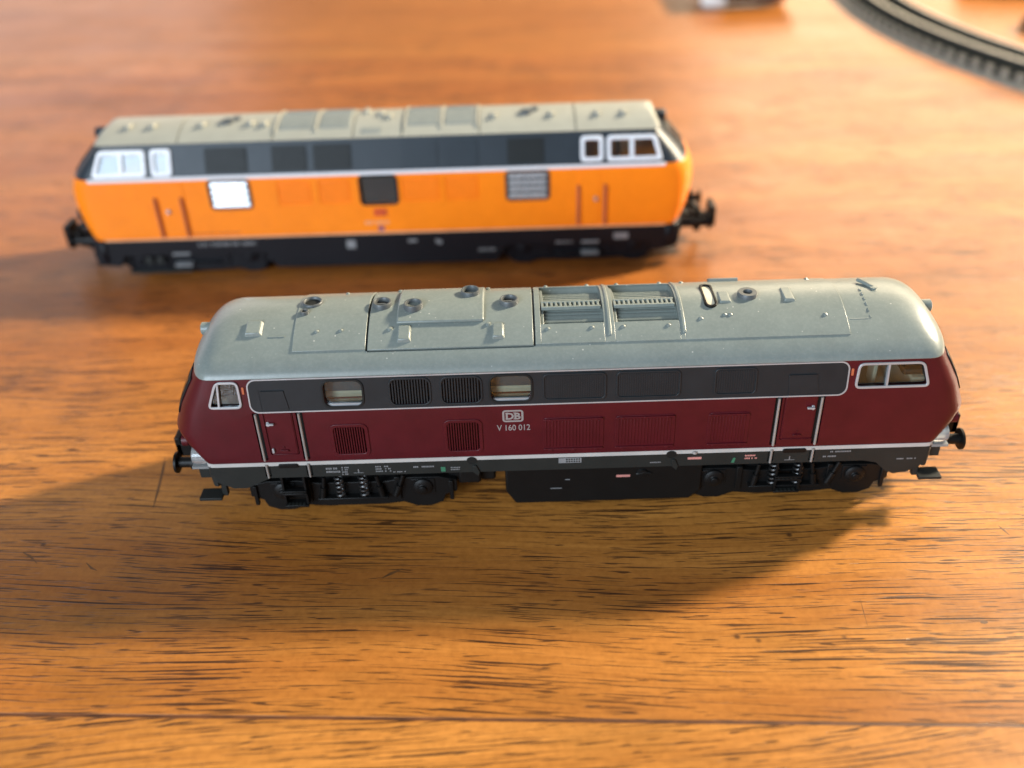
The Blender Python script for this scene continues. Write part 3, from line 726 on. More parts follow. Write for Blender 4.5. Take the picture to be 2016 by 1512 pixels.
    def step_block(x0, x1, y0, y1, h=.55, par=None):
        mb = MB(); z1 = RF.z((y0+y1)/2)
        za, zb = RF.z(y0), RF.z(y1); t = max(za, zb)+h*.55
        mb.add([(x0, y0, za-.1), (x1, y0, za-.1), (x1, y1, zb-.1), (x0, y1, zb-.1), (x0+.1, y0+.05, za+h), (x1-.35, y0+.05, za+h), (x1-.35, y1, zb+h*.7), (x0+.1, y1, zb+h*.7)],
               [(0, 3, 2, 1), (4, 5, 6, 7), (0, 1, 5, 4), (1, 2, 6, 5), (2, 3, 7, 6), (3, 0, 4, 7)])
        mb.build('roof_step', M['roof'], par or T, bev=.1)
    step_block(-19.55, -17.8, -6.15, -4.15, par=h2); step_block(-8.65, -7.05, -6.1, -4.2, par=h2); step_block(-37.3, -35.2, -4.7, -2.7, .45)
    step_block(18.0, 19.6, -2.0, .3, .35); step_block(25.5, 27.0, -2.1, .7, .45)
    # glazed slot, walkway plate, cab roof seams, horn, lamps
    sl = rr(16.2, -2.75, 17.7, 2.45, .72); si = rr(16.48, -2.45, 17.42, 2.15, .46)
    class RFr:
        def __call__(s, x, y, d): return RF.at(x, y, d)
    mb = MB(); mb.prism(sl, RFr(), .05, .36, si); so = mb.build('roof_light', M['black'], T, bev=.05)
    mb = MB(); RF.patch(mb, 16.45, 17.45, -2.5, 2.2, .05, .13); mb.build('lens', M['cream'], so)
    mb = MB(); RF.patch(mb, 18.2, 21.8, 5.6, 6.7, .05, .5); mb.build('walkway_plate', M['roof2p'], T, bev=.06)
    mb = MB(); zc = 25.2
    def roofz_end(x, y):
        best = RF.z(y)
        for z, L, xs, w_ in rt[::-1]:
            if abs(y) < w_:
                if abs(x) < xs+(L-xs)*(1-(abs(y)/w_)**2.6)**(1/2.6): return min(best, z)
        return 21.3
    seam = []
    for k in range(12): seam.append((34.9, -4.8+k*.45))
    for i in range(0, 11, 2):
        a, b2 = seam[i], seam[i+1]; mb.tube([(a[0], a[1], roofz_end(*a)+.06), (b2[0], b2[1], roofz_end(*b2)+.06)], .11, 6)
    mb.tube([(32.4, -4.85, roofz_end(32.4, -4.85)+.02), (34.9, -4.85, roofz_end(34.9, -4.85)+.02)], .09, 6)
    mb.build('cab_hatch_hinge', M['roof'], T)
    mb = MB(); zz = roofz_end(36, 1); mb.tube([(35.3, 2.3, zz+.2), (36.0, 1.2, zz+.2), (36.5, .4, zz+.15)], .22, 8); mb.lathe([(0, -.2), (.34, -.1), (.42, .22), (0, .25)], (36.6, .25, zz+.05), 'z', 12); mb.build('horn', M['roof'], T)
    mb = MB(); RF.patch(mb, -34.4, -32.6, -4.9, -4.75, 0, .08); mb.build('cab_roof_seam', M['roof'], T)
    for sx in (-1, 1):
        mb = MB(); mb.lathe([(0, -1.6), (.78, -1.6), (.78, .9), (.65, 1.0), (.5, .9), (0, .85)], (sx*42.75, 0, 23.0), 'x', 18, sx); tl = mb.build('top_lamp', M['roof'], T, ang=40)
        mb = MB(); mb.lathe([(0, .9), (.5, .9), (.4, 1.02), (0, 1.05)], (sx*42.75, 0, 23.0), 'x', 14, sx); mb.build('lens', M['clear'], tl)
    # --- interior
    mb = MB(); mb.box(-31, -7.5, 9.4, 30, 7.5, 18.35); mb.build('engine_block', M['cream'], T, bev=.3)
    mb = MB(); mb.box(-31, -7.45, 18.36, 30, 7.45, 21.2); mb.build('reflection_backing', M['blue_refl'], T)  # block above the engine, coloured like the bluish reflection in the panes
    mb = MB()
    mb.box(-31, -7.7, 17.35, 30, -7.4, 17.55); mb.build('engine_pipe', M['red'], T, bev=.1)
    for sx in (-1, 1):
        mb = MB(); xa, xb = sorted((sx*31.5, sx*43.0)); mb.box(xa, -7.8, 9.4, xb, 7.8, 13.2); xa, xb = sorted((sx*40.0, sx*43.3)); mb.box(xa, -7.4, 13.2, xb, 7.4, 17.6)
        ci = mb.build('cab_interior', M['cream'], T, bev=.2)
        mb = MB(); xa, xb = sorted((sx*39.2, sx*42.0)); mb.box(xa, -6.8, 17.6, xb, -2.2, 18.4); mb.box(xa, 2.2, 17.6, xb, 6.8, 18.4); mb.build('control_desk', M['dark_in'], ci, bev=.25)
        for y in (-5.0, 4.2):
            mb = MB(); xa, xb = sorted((sx*36.2, sx*38.2)); mb.box(xa, y-1.1, 15.2, xb, y+1.1, 15.8); xa, xb = sorted((sx*36.0, sx*36.5)); mb.box(xa, y-1.0, 15.8, xb, y+1.0, 19.4); xa, xb = sorted((sx*37, sx*37.4)); mb.box(xa, y-.2, 13, xb, y+.2, 15.2); mb.build('seat', M['cream'], ci, bev=.15)
        mb = MB(); xa, xb = sorted((sx*32.0, sx*32.4)); mb.box(xa, -7.9, 9.5, xb, 7.9, 21.2); mb.build('cab_rear_wall', M['cream'], ci)
        mb = MB(); mb.lathe([(0, 0), (.9, 0), (.9, .2), (.65, .2), (.65, .05), (0, .05)], (sx*39.6, -5.2, 18.0), 'x', 16, sx); mb.build('control_wheel', M['black'], ci)
    # --- underframe, tank, bogies
    mb = MB(); mb.box(-43, -8.3, 6.9, 43, 8.3, 9.3); mb.build('underframe', M['black'], T)
    mb = MB(); F = lambda x, z, d: (x, d, z)
    mb.prism([(-7.8, 6.9), (-7.8, 2.6), (-6.6, .6), (15.2, .6), (16.6, 2.0), (16.6, 6.9)], F, -7.9, 7.9); tk = mb.build('fuel_tank', M['black'], T, bev=.25)
    mb = MB(); mb.box(-15, -6.5, 3.5, -9, 6.5, 7.0); mb.box(-13.6, -7.6, 3.9, -10.8, -6.4, 6.2); mb.build('air_reservoir', M['black'], T, bev=.3)
    mb = MB(); mb.tube([(8.4, -8.0, 5.0), (9.3, -8.05, 5.25), (10.2, -8.0, 5.0)], .18, 6); mb.lathe([(0, 0), (.8, 0), (.6, .35), (0, .4)], (9.2, -7.8, 5.0), 'y', 14, -1); mb.build('filler_cap', M['black'], tk, ang=50)
    bogie(T, -26.9, M['black']); bogie(T, 26.9, M['black'])
    # --- printed marks on the near side
    Ff = Frame(-9.31, 0, -9.31, 9, False); mbw = MB()
    microtext(mbw, Ff, -29.4, 8.45, 1.6, 2, .5, seed=1); microtext(mbw, Ff, -27.5, 8.5, .9, 4, .34, seed=2); microtext(mbw, Ff, -23.4, 8.5, 1.9, 3, .36, seed=3)
    microtext(mbw, Ff, -21.3, 7.6, 1.8, 1, .3, seed=4); microtext(mbw, Ff, -18.8, 8.3, 2.6, 1, .42, seed=5); microtext(mbw, Ff, -14.3, 8.0, 1.2, 2, .3, seed=6)
    microtext(mbw, Ff, 9.8, 7.85, 1.5, 1, .3, seed=7); microtext(mbw, Ff, 30.6, 8.0, 1.9, 1, .4, seed=8); microtext(mbw, Ff, 31.4, 8.7, 2.8, 1, .4, seed=9); microtext(mbw, Ff, 39.6, 7.3, 2.6, 1, .36, seed=10)
    for k in range(2):
        x = (-25.5, 26.6)[k]; mbw.add([Ff(x-.6, 7.5, .02), Ff(x+.6, 7.5, .02), Ff(x+.6, 7.58, .02), Ff(x-.6, 7.58, .02)], [(0, 1, 2, 3)]); mbw.add([Ff(x-.06, 7.58, .02), Ff(x+.06, 7.58, .02), Ff(x+.06, 8.1, .02), Ff(x-.06, 8.1, .02)], [(0, 1, 2, 3)])
    mbw.build('frame_lettering', M['decal'], T, kind='stuff')
    mb = MB(); mb.prism([(-1.25, 8.1), (1.5, 8.1), (1.5, 8.85), (-1.25, 8.85)], Ff, .0, .03)
    gd = mb.build('load_grid', M['decal'], T)
    mb = MB()
    for i in range(6):
        for j in range(2):
            x = -.35+i*.3; z = 8.2+j*.33; mb.add([Ff(x, z, .04), Ff(x+.2, z, .04), Ff(x+.2, z+.22, .04), Ff(x, z+.22, .04)], [(0, 1, 2, 3)])
    mb.build('grid_cells', M['frame'], gd)
    mb = MB(); mb.prism([(14.3, 8.12), (15.95, 8.12), (15.95, 8.42), (14.3, 8.42)], Ff, 0, .1); mb.build('warning_plate', M['pink'], T)
    mb = MB(); mb.prism([(5.95, 4.55), (7.65, 4.55), (7.65, 4.85), (5.95, 4.85)], Frame(-7.9, 0, -7.9, 5), 0, .1); mb.build('warning_plate', M['pink'], T)
    mb = MB(); Fk = Frame(-7.92, 0, -7.92, 5); mb.prism([(-2.2, 2.95), (-.8, 2.95), (-.8, 3.05), (-2.2, 3.05)], Fk, 0, .05); mb.prism([(-.4, 4.3), (.2, 4.3), (.2, 4.4), (-.4, 4.4)], Fk, 0, .05); mb.build('tank_marking', M['decal'], T)
    mb = MB(); mb.prism([(-15.5, 7.35), (-14.95, 7.35), (-14.95, 8.05), (-15.5, 8.05)], Ff, 0, .04); mb.prism([(19.6, 7.4), (19.95, 7.4), (20.1, 8.1), (19.8, 8.1)], Ff, 0, .06); mb.build('green_mark', M['green'], T)
    mb = MB(); microtext(mb, Ff, 21.2, 8.5, 1.4, 2, .42, seed=12); mb.build('red_lettering', M['pink'], T)
    mb = MB(); mb.lathe([(0, 0), (.36, .05), (.3, .3), (0, .42)], Ff(15.1, 9.0, 0), 'z', 12); mb.build('valve_cover', M['rail_silver'], T, ang=50)
    mb = MB(); mb.prism([(-36.5, 18.6), (-36.5, 18.6)], Ff, 0, 0) if False else None
    for x in (-37.35, 32.3):
        mb = MB(); mb.prism(rr(x-.14, 19.4, x+.14, 20.3, .08, 2), Fu[False], -.02, .14); mb.build('door_lamp', M['copper'], T, bev=.04)
    Fb = Frame(-9.345, 0, -9.345, 17)
    mb = MB(); mb.prism(rr(-7.78, 14.5, -5.32, 16.2, .38), Fb, 0, .03, rr(-7.54, 14.72, -5.56, 15.98, .12)); lg = mb.build('emblem', M['print'], T)
    t = text_mesh('DB', 1.28, Fb, -6.55, 14.9, .03, offset=.05, sx=1.05)
    for x, wd in ((-7.42, .34), (-6.5, .34)):
        for z in (14.88, 15.74): t.prism([(x, z), (x+wd, z), (x+wd, z+.11), (x, z+.11)], Fb, 0, .031)
    t.build('emblem_letters', M['print'], lg)
    text_mesh('V 160 012', 1.18, Fb, -6.5, 13.28, .03, offset=.012, sx=.80).build('running_number', M['print'], T)
    return T
loco_red()

# ------------------------------------------------------------------ rear locomotive (orange)
def loco_orange():
    T = empty('model_locomotive', 'orange model diesel locomotive with dark window band and pale roof, standing behind the red one', 'model train', (-29.234, 67.82, 0), -0.0052)
    Fv = {s: Frame(-9.65, 0.0, -9.65, 19.3, s) for s in (False, True)}
    Fu = {s: Frame(-9.62, 19.35, -7.3, 24.6, s) for s in (False, True)}
    tab = [(7.9, 53.2, 50.6, 9.55), (8.2, 53.6, 50.6, 9.65), (10, 54.6, 50.6, 9.65), (12.5, 55.4, 50.4, 9.65), (15, 55.7, 50.2, 9.65), (17, 55.5, 50.0, 9.65), (18.6, 54.9, 49.8, 9.65), (19.3, 54.2, 49.6, 9.62)]
    mb = MB(); st = smooth_table(tab, 2)
    mb.loft([superplan(L, xs, w_, z, 2.6) for z, L, xs, w_ in st] + [superplan(L-1, xs-.7, w_-.9, z, 2.6) for z, L, xs, w_ in st[::-1]], loop=True)
    body = mb.build('body', M['orange'], T, ang=40)
    wl = [rr(-29.6, 13.5, -22.6, 18.6, .7), rr(-3.2, 13.5, 3.1, 18.6, .7), rr(22.3, 13.5, 29.6, 18.6, .7)]
    lp = [(-17.7, -11.8), (-10.5, -4.9), (4.1, 10.7), (11.6, 17.5)]
    c = MB()
    for s in (False, True):
        for P in wl: c.prism(P, Fv[s], -.6, .6)
        for xa, xb in lp: c.prism(rr(xa, 13.8, xb, 18.1, .3), Fv[s], -.18, .6)
    boolean(body, c)
    up = [(19.35, 54.3, 49.6, 9.60), (21.0, 52.9, 48.7, 8.88), (23, 50.9, 47.6, 8.0), (24.6, 49.1, 46.8, 7.3)]
    mb = MB(); mb.loft([superplan(L, xs, w_, z, 2.8) for z, L, xs, w_ in up] + [superplan(L-1, xs-.7, w_-.9, z, 2.8) for z, L, xs, w_ in up[::-1]], loop=True)
    upper = mb.build('upper_body', M['band2'], T, ang=35)
    bigL = [(-47.9, 23.7), (-49.4, 19.75), (-40.0, 19.75), (-40.0, 23.7)]; smL = [(-38.9, 23.75), (-38.9, 19.75), (-35.5, 19.75), (-35.5, 23.75)]
    smR = [(35.3, 23.75), (35.3, 19.95), (39.0, 19.95), (39.0, 23.75)]; bigR = [(39.8, 23.7), (39.8, 19.9), (49.2, 19.9), (48.0, 23.7)]
    c = MB()
    for s in (False, True):
        for P in (bigL, smL, smR, bigR): c.prism(rpoly(inset(P, .45), .3), Fu[s], -1.6, .6)
    boolean(upper, c)
    for s in (False, True):
        for P, split in ((bigL, -44.2), (smL, None), (smR, None), (bigR, 44.0)):
            mb = MB(); mb.prism(rpoly(inset(P, -.1), .7), Fu[s], -.05, .3, rpoly(inset(P, .58), .3)); cw = mb.build('cab_window', M['whiteframe'], T, bev=.1)
            mb = MB(); mb.prism(rpoly(inset(P, .5), .3), Fu[s], -.2, -.1); mb.build('pane', M['glass'], cw)
            if split:
                mb = MB(); mb.prism([(split-.35, 20.2), (split+.35, 20.2), (split+.35, 23.3), (split-.35, 23.3)], Fu[s], -.3, .3); mb.build('window_bar', M['whiteframe'], cw, bev=.08)
        # upper grille panels: darker recessed-looking frames with slats
        for xa, xb, dk in ((-29.6, -22.3, 1), (-18.0, -12.0, 1), (-10.8, -4.3, 1), (4.5, 10.7, 0), (11.4, 17.6, 0), (22.6, 28.9, 1)):
            mb = MB(); mb.prism(rr(xa, 19.9, xb, 23.8, .25), Fu[s], -.05, .16 if dk else .1); up_ = mb.build('upper_panel', M['grille'] if dk else M['band2'], T, bev=.05)
            mb = MB()
            for k in range(9):
                z = 20.15+k*.4; mb.prism([(xa+.3, z), (xb-.3, z), (xb-.3, z+.17), (xa+.3, z+.17)], Fu[s], .1, .26)
            mb.build('panel_slats', M['grille'] if dk else M['band2'], up_)
        # lower windows: silver louvres outside, glass in the middle
        for i, P in enumerate(wl):
            x0 = min(p[0] for p in P); x1 = max(p[0] for p in P)
            mb = MB(); mb.prism(shrink(P, -.28), Fv[s], -.03, .22, shrink(P, .1)); wf = mb.build('side_louvre' if i != 1 else 'engine_room_window', M['brown'] if i != 1 else M['grille'], T, bev=.06)
            if i == 1:
                mb = MB(); mb.prism(shrink(P, .05), Fv[s], -.58, -.5); mb.build('pane_backing', M['blue_refl'], wf); mb = MB(); mb.prism(shrink(P, .05), Fv[s], -.3, -.22); mb.build('pane', M['glass'], wf)  # backing colour carries the bluish reflection of the pane
            else:
                mb = MB(); mb.prism(shrink(P, .05), Fv[s], -.6, -.5); mb.build('louvre_backing', M['grille'], wf)
                for k in range(4):
                    z = 13.8+k*1.2
                    a, b_ = x0+.35, x1-.35; mb = MB()
                    q = [Fv[s](a, z, .12), Fv[s](b_, z, .12), Fv[s](b_, z+.78, -.14), Fv[s](a, z+.78, -.14)]
                    q2 = [Fv[s](a, z-.1, -.1), Fv[s](b_, z-.1, -.1), Fv[s](b_, z+.68, -.36), Fv[s](a, z+.68, -.36)]
                    mb.add(q2+q, [(0, 3, 2, 1), (4, 5, 6, 7), (0, 1, 5, 4), (1, 2, 6, 5), (2, 3, 7, 6), (3, 0, 4, 7)]); mb.build('louvre_slat', M['louvre'], wf)
        for xa, xb in lp:
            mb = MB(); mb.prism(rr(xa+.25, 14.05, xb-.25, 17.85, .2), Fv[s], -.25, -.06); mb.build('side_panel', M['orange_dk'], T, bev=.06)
        for xa, xb in ((-38.6, -34.2), (35.1, 38.6)):
            mb = MB(); mb.prism(rr(xa, 8.7, xb, 18.7, .3), Fv[s], -.05, .1); dr = mb.build('door', M['orange'], T, bev=.05)
            mb = MB(); mb.prism(rr((xb-1.1) if xa > 0 else xa+.8, 12.9, (xb-.4) if xa > 0 else xa+1.5, 13.6, .2), Fv[s], .05, .5); mb.build('handle', M['louvre'], dr, bev=.06)
        for x in (-39.45, -34.8, 34.8, 39.45):
            mb = MB(); rod(mb, Fv[s](x, 8.5, .35), Fv[s](x, 15.8, .35), .3)
            for z in (8.6, 15.7): rod(mb, Fv[s](x, z, -.1), Fv[s](x, z, .35), .2)
            mb.build('handrail', M['copper'], T)
        for x in (-37.1, 37.0):
            for z in (4.95, 2.65):
                mb = MB(); mb.prism(rr(x-1.6, z-.25, x+1.6, z+.2, .1, 2), Frame(-9.2, 0, -9.2, 8, s), -.9, .6); mb.build('entry_step', M['decal'], T, bev=.06)
        fr = [(-52.2, 7.85), (-53.0, 5.2), (-52.6, 3.0), (-48.6, 2.6), (-47.6, 4.6), (-22, 4.6), (-20, 1.6), (20, 1.6), (22, 4.6), (47.6, 4.6), (48.6, 2.8), (52.6, 3.6), (53.0, 5.2), (52.2, 7.85)]
        mb = MB(); mb.prism(fr, Fv[s], -.8, -.08); mb.build('frame_plate', M['frame2'], T, bev=.1)
    # pale stripe at the waist and thin line at the foot
    a = [superplan(54.3, 49.7, 9.72, z, 2.6) for z in (18.95, 19.5)]; b_ = [superplan(53.4, 49.2, 9.2, z, 2.6) for z in (19.5, 18.95)]
    pts_keep = None
    for s in (False, True):
        mb = MB(); mb.prism([(-50.4, 18.85), (49.8, 18.85), (49.8, 19.5), (-50.4, 19.5)], Fv[s], -.25, .1); mb.build('waist_stripe', M['whiteframe'], T, bev=.08)
        mb = MB(); mb.prism([(-50.3, 7.75), (50.3, 7.75), (50.3, 8.05), (-50.3, 8.05)], Fv[s], -.1, .04); mb.build('foot_line', M['pale_print'], T)
    # nose fill: orange deck below the windscreens
    mb = MB(); mb.loft([superplan(54.1, 49.6, 9.55, 19.22, 2.6), superplan(53.4, 49.3, 9.3, 19.45, 2.6)]); mb.build('nose_deck', M['orange'], T, ang=40)
    # roof
    prof = [(0, 26.4), (1, 26.37), (2, 26.27), (3, 26.1), (4, 25.85), (5, 25.55), (6, 25.18), (6.8, 24.85), (7.3, 24.6)]
    RF = Roof(prof)
    rt = [(24.55, 48.9, 47.6, 7.2), (24.65, 49.0, 47.7, 7.32), (24.85, 48.95, 47.6, 6.8), (25.18, 48.8, 47.4, 6.0), (25.55, 48.6, 47.1, 5.0), (25.85, 48.3, 46.8, 4.0), (26.1, 48.0, 46.5, 3.0), (26.27, 47.6, 46.2, 2.0), (26.37, 47.1, 45.8, 1.0), (26.4, 46.6, 45.4, .4)]
    mb = MB(); mb.loft([superplan(L, xs, w_, z, 5) for z, L, xs, w_ in smooth_table(rt, 2)]); roof = mb.build('roof', M['roof2'], T, ang=40)
    c = MB()
    for x in (-34.3, -17.8, -3.9, 4.6, 17.9, 34.5): RF.patch(c, x-.12, x+.12, -7.1, 7.1, -.3, .6)
    boolean(roof, c)
    for xa, xb in ((-17.0, -10.9), (-10.0, -4.5), (5.2, 10.9), (11.8, 17.2)):
        mb = MB(); RF.patch(mb, xa, xb, -4.8, 4.8, -.1, .1); fp = mb.build('roof_panel', M['roof2p'], T, bev=.08)
        mb = MB()
        for k in range(10): y = -4.4+k*.9; RF.patch(mb, xa+.25, xb-.25, y, y+.35, .05, .18, 2)
        mb.build('panel_slats', M['roof2p'], fp)
    for x in (-17.55, -10.45, 4.95, 11.35, 17.55):
        mb = MB(); RF.patch(mb, x-.22, x+.22, -5.6, 5.6, 0, .25); mb.build('roof_rib', M['roof2'], T, bev=.12)
    for x in (-26.4, 26.0):
        mb = MB(); mb.lathe([(0, 0), (1.15, 0), (1.05, .5), (.8, .55), (.7, .2), (0, .2)], (x, -1.8, RF.z(1.8)-.1), 'z', 24); ex = mb.build('exhaust_stack', M['stack'], T, ang=45)
        mb = MB(); mb.lathe([(0, 0), (.8, 0), (.7, .5), (0, .5)], (x+1.5, -.7, RF.z(.7)-.1), 'z', 20); mb.build('pipe', M['stack'], ex, ang=45)
    for x, y in ((-43.5, -2.6), (-39.2, -2.6), (-30.5, -2.6), (-22.0, -2.6), (-19.5, -3), (20.5, -2.6), (30.5, -2.8), (38.5, -3), (43.0, -3), (-2.0, 1.0), (.8, -.5), (2.2, -1.6)):
        mb = MB(); p = RF.at(x, y, -.1); mb.box(p[0]-.45, p[1]-1.1, p[2], p[0]+.35, p[1]+1.0, p[2]+.6); mb.build('roof_step', M['roof2'], T, bev=.15)
    mb = MB(); RF.patch(mb, -2.3, 1.1, -6.3, -4.9, -.05, .12); mb.build('roof_cover', M['roof2p'], T, bev=.05)
    for sx in (-1, 1):
        mb = MB(); mb.lathe([(0, -1.6), (1.0, -1.6), (1.0, .9), (.8, 1.1), (0, 1.1)], (sx*49.6, 0, 24.6), 'x', 16, sx); mb.box(min(sx*48, sx*50.2), -.7, 23.3, max(sx*48, sx*50.2), .7, 24.6); tl = mb.build('top_lamp', M['band2'], T, ang=45)
        for sy in (-1, 1):
            # windscreens on the sloping front
            mb = MB(); rows = []
            for z in (19.9, 21.0, 22.0, 23.0, 23.9):
                L, xs, w_ = interp(up, z); row = []
                for k in range(8):
                    yy = sy*(.5+5.6*k/7*(1-.18*(z-19.9)/4)); xx = xs+(L-xs)*(1-(abs(yy)/w_)**2.8)**(1/2.8); row.append((sx*(xx+.08), yy, z+.05))
                rows.append(row)
            mb.add([p for r_ in rows for p in r_], [(k*8+i, k*8+i+1, (k+1)*8+i+1, (k+1)*8+i) for k in range(4) for i in range(7)])
            o = mb.build('windscreen', M['frame'], T, ang=60); sd = o.modifiers.new('thickness', 'SOLIDIFY'); sd.thickness = .15*S; sd.offset = 0
            mb = MB(); mb.add([(p[0]+sx*.1, p[1], p[2]+.05) for r_ in rows[1:4] for p in r_[1:7]], [(k*6+i, k*6+i+1, (k+1)*6+i+1, (k+1)*6+i) for k in range(2) for i in range(5)]); mb.build('pane', M['dark_glass'], o, ang=60)
            mb = MB(); mb.lathe([(0, -.6), (1.1, -.6), (1.1, .5), (.85, .6), (.8, .3), (0, .3)], (sx*54.9, sy*5.4, 11.4), 'x', 16, sx); hl = mb.build('headlamp', M['frame2'], T, ang=45)
            mb = MB(); mb.lathe([(0, .25), (.78, .25), (.6, .5), (0, .55)], (sx*54.9, sy*5.4, 11.4), 'x', 14, sx); mb.build('lens', M['clear'], hl)
        rings = []
        for z, L in ((7.85, 53.4), (5.5, 54.3), (3.6, 53.6)):
            pl = sorted([p for p in superplan(L, 50.4, 9.5, z, 2.6) if p[0] > 50.39], key=lambda p: p[1]); rings.append(pl)
        n = len(rings[0]); mb = MB(); mb.add([(sx*p[0], sx*p[1], p[2]) for r_ in rings for p in r_], [(k*n+i, k*n+i+1, (k+1)*n+i+1, (k+1)*n+i) for k in range(2) for i in range(n-1)])
        o = mb.build('end_apron', M['frame2'], T, ang=50); sd = o.modifiers.new('thickness', 'SOLIDIFY'); sd.thickness = .5*S; sd.offset = 0
        mb = MB(); mb.box(min(sx*48, sx*53.2), -8.5, 5.0, max(sx*48, sx*53.2), 8.5, 7.6); mb.build('buffer_beam', M['frame2'], T, bev=.1)
        coupler(T, sx*54.0, 5.4, sx, M['black'], 1.55)
        mb = MB(); mb.tube([(sx*54.2, -3.4, 8.6), (sx*56.0, -3.5, 8.9), (sx*57.0, -3.5, 8.2), (sx*57.1, -3.5, 6.8)], .5, 8); mb.build('brake_hose', M['black'], T, ang=50)
    buffers(T, ((-1, -53.2, -58.4), (1, 53.2, 59.2)), 6.3, 5.5, r=1.5)
    mb = MB(); mb.box(-50, -8.6, 5, 50, 8.6, 7.9); mb.build('underframe', M['frame2'], T)
    mb = MB(); mb.box(-20, -8.2, .9, 20, 8.2, 5.2); mb.build('fuel_tank', M['frame2'], T, bev=.3)
    bogie(T, -35, M['frame2'], base=10, end=14.5, y=8.0, spr=False); bogie(T, 35, M['frame2'], base=10, end=14.5, y=8.0, spr=False)
    for x in (-43.5, -41.5):
        mb = MB(); mb.lathe([(0, 0), (.9, 0), (.8, .8), (0, .9)], (x, -8.3, 3.4), 'y', 14, -1); mb.build('bogie_cover', M['frame'], T, ang=45)
    mb = MB(); mb.box(-47.5, -9.0, .9, -36, -8.6, 1.4); mb.build('brake_rail', M['frame'], T)
    mb = MB(); mb.box(-30, -4, 8, 30, 4, 24); mb.build('engine_block', M['dark_in'], T)
    for sx in (-1, 1):
        mb = MB(); xa, xb = sorted((sx*33, sx*50)); mb.box(xa, -7.4, 8, xb, 7.4, 16.5); ci = mb.build('cab_interior', M['dark_in'], T)
        for y in (-4.5, 4.0):
            mb = MB(); xa, xb = sorted((sx*42, sx*44.5)); mb.box(xa, y-1.2, 17.5, xb, y+1.2, 18.2); xa, xb = sorted((sx*41.6, sx*42.3)); mb.box(xa, y-1.2, 18.2, xb, y+1.2, 22); mb.box(xa, y-.3, 16.5, xb, y+.3, 17.6); mb.build('seat', M['brown'], ci, bev=.2)
    # printed marks (too soft to read)
    Fm = Frame(-9.66, 0, -9.66, 19)
    mb = MB(); mb.prism(rr(-1.3, 11.2, 1.0, 12.5, .2), Fm, 0, .03, rr(-1.1, 11.4, .8, 12.3, .1))
    for k in range(3): mb.prism([(-.95+k*.6, 11.5), (-.5+k*.6, 11.5), (-.5+k*.6, 12.2), (-.95+k*.6, 12.2)], Fm, 0, .03)
    mb.build('emblem', M['logo_red'], T)
    mb = MB(); microtext(mb, Fm, -3.1, 10.2, 5.8, 1, 1.0, .02, seed=21); mb.build('running_number', M['pale_print'], T)
    mb = MB(); mb.prism([(-.8, 8.3), (.2, 8.3), (.2, 9.2), (-.8, 9.2)], Fm, 0, .03); mb.build('data_plate', M['logo_blue'], T)
    Fd = Frame(-9.58, 0, -9.58, 8); mb = MB()
    microtext(mb, Fd, -33.7, 6.9, 10.5, 1, 1.1, .03, seed=22); microtext(mb, Fd, 16.6, 4.2, 3.2, 1, .9, .03, seed=23); microtext(mb, Fd, 30.8, 5.2, 3.2, 1, .8, .03, seed=24)
    mb.prism([(-6.9, 5.0), (-5.3, 5.0), (-5.3, 6.6), (-6.9, 6.6)], Fd, 0, .04); mb.prism([(41.2, 5.3), (43.8, 5.3), (43.8, 6.5), (41.2, 6.5)], Fd, 0, .04)
    mb.prism([(4.2, 5.9), (5.8, 5.9), (5.8, 6.4), (4.2, 6.4)], Fd, 0, .04); mb.prism([(9.2, 5.6), (10.2, 5.3), (10.4, 5.9), (9.2, 6.4)], Fd, 0, .04)
    mb.build('frame_lettering', M['decal'], T, kind='stuff')
    mb = MB(); microtext(mb, Fm, -35.5, 8.9, 12, 1, .5, .02, seed=25); mb.build('footer_lettering', M['copper'], T)
    return T
loco_orange()

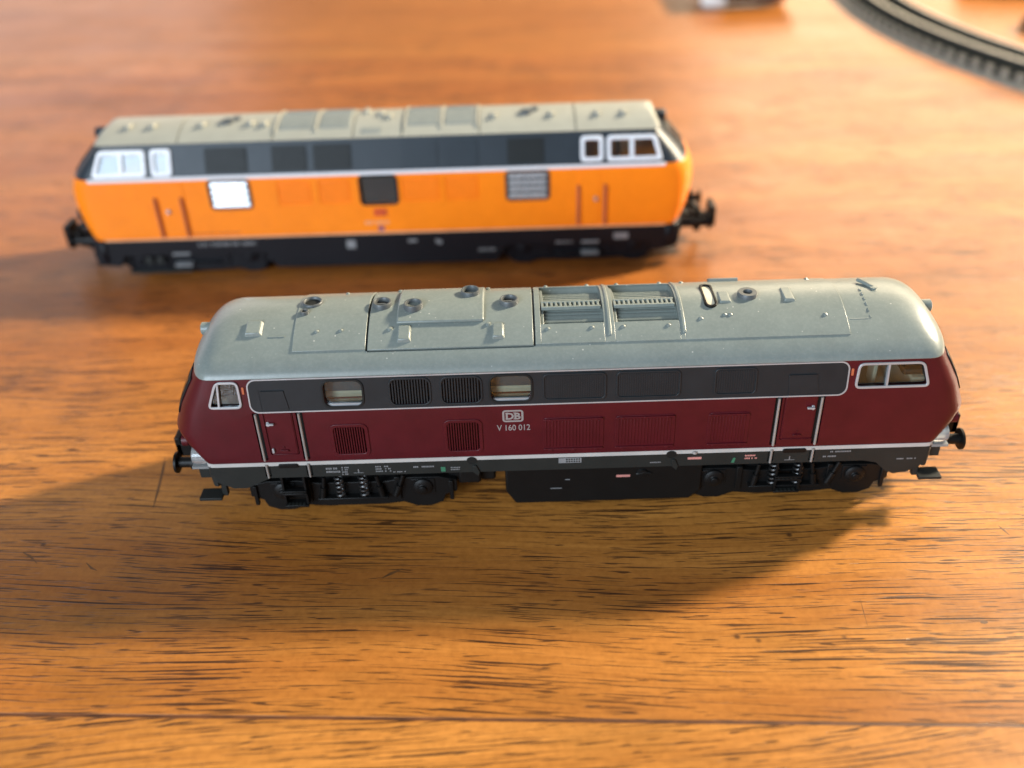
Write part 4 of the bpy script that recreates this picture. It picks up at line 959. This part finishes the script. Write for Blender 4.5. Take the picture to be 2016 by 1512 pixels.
# ------------------------------------------------------------------ things at the back of the table
def track():
    cx, cy = 322, 237
    T = empty('curved_track', 'curved piece of grey model railway track with roadbed and sleepers at the back right', 'model track', (cx, cy, 0))
    def sweep(prof, a0=152, a1=236, n=90):
        mb = MB(); rings = []
        for i in range(n+1):
            a = R(a0+(a1-a0)*i/n); rings.append([(r*math.cos(a), r*math.sin(a), z) for r, z in prof])
        return mb.loft(rings)
    sweep([(190, 0), (215, 0), (213.6, 1.0), (191.4, 1.0)]).build('roadbed', M['ballast'], T)
    sweep([(193.0, .95), (212.2, .95), (212.2, 1.1), (193.0, 1.1)]).build('ballast_bed', M['track_bed'], T)
    for r0 in (198.0, 207.0):
        rl = sweep([(r0-.9, 2.9), (r0+.9, 2.9), (r0+.9, 3.2), (r0+.3, 3.4), (r0+.3, 4.3), (r0+.6, 4.4), (r0+.6, 4.85), (r0-.6, 4.85), (r0-.6, 4.4), (r0-.3, 4.3), (r0-.3, 3.4), (r0-.9, 3.2)]).build('rail', M['sleeper'], T)
        sweep([(r0-.62, 4.7), (r0+.62, 4.7), (r0+.5, 5.05), (r0-.5, 5.05)]).build('rail_head', M['railtop'], rl)
    mb = MB(); mb.box(193.6, -1.3, 1.0, 211.2, 1.3, 3.0); me = mb.mesh('sleeper'); first = None
    mb = MB(); mb.box(211.2, -1.3, 1.0, 211.7, 1.3, 2.8); me2 = mb.mesh('sleeper_end'); first2 = None
    n = 58
    for k in range(n):
        if first is None: o = first = link('sleeper', me, M['sleeper'], T, bev=.2)
        else: o = first.copy(); COL.objects.link(o); o.parent = T
        o.rotation_euler = (0, 0, R(153+82*k/(n-1)))
        if first2 is None: e = first2 = link('sleeper_end', me2, M['ballast'], o)
        else: e = first2.copy(); COL.objects.link(e); e.parent = o
track()

def card():
    T = empty('folded_card', 'white folded card tray with a brown front at the back, left of the curved track', 'card', (77.5, 246, 0))
    mb = MB(); t = .5
    def panel(p0, p1, p2, p3, nm, mat=None):
        n = (Vector(p1)-Vector(p0)).cross(Vector(p3)-Vector(p0)).normalized()*t
        mb = MB(); a = [Vector(p) for p in (p0, p1, p2, p3)]
        mb.add([tuple(p) for p in a]+[tuple(p+n) for p in a], [(0, 3, 2, 1), (4, 5, 6, 7), (0, 1, 5, 4), (1, 2, 6, 5), (2, 3, 7, 6), (3, 0, 4, 7)]); mb.build(nm, mat or M['card'], T, bev=.1)
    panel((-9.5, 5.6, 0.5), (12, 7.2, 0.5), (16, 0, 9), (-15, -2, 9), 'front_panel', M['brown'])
    panel((12, 7.2, 0.5), (11, 26, 0.5), (16, 32, 9), (16, 0, 9), 'side_panel')
    panel((-9, 25, .5), (-9.5, 5.6, .5), (-15, -2, 9), (-15, 32, 9), 'side_panel')
    panel((-9.5, 5.6, .05), (-9, 25, .05), (11, 26, .05), (12, 7.2, .05), 'base_panel')
    mb = MB(); mb.tube([(-16.0, 5.0, 2.2), (-13, 3.4, 2.0), (-9.0, 3.6, 2.8)], 2.0, 12); mb.build('curled_flap', M['card'], T, ang=60)
card()
def odds():
    mb = MB(); mb.box(-22, -12, 0, 22, 12, 9); mb.box(-19, -9, 9, 19, 9, 12)
    o = mb.build('plastic_building_kit_part', M['olive'], bev=.8); o.location = Vector((178, 262, 0))*S; o.rotation_euler = (0, 0, R(-20))
    o['label'] = 'olive plastic part lying in the far top right corner beyond the track'; o['category'] = 'model part'
    mb = MB(); mb.lathe([(0, 0), (5.5, 0), (5.8, 2), (4.2, 4.5), (1.5, 6), (0, 6.2)], (0, 0, 0), 'z', 18)
    o = mb.build('brown_cap', M['brown']); o.location = Vector((158.5, 208, 0))*S
    o['label'] = 'small brown round piece on the table at the right edge beyond the track'; o['category'] = 'model part'
odds()
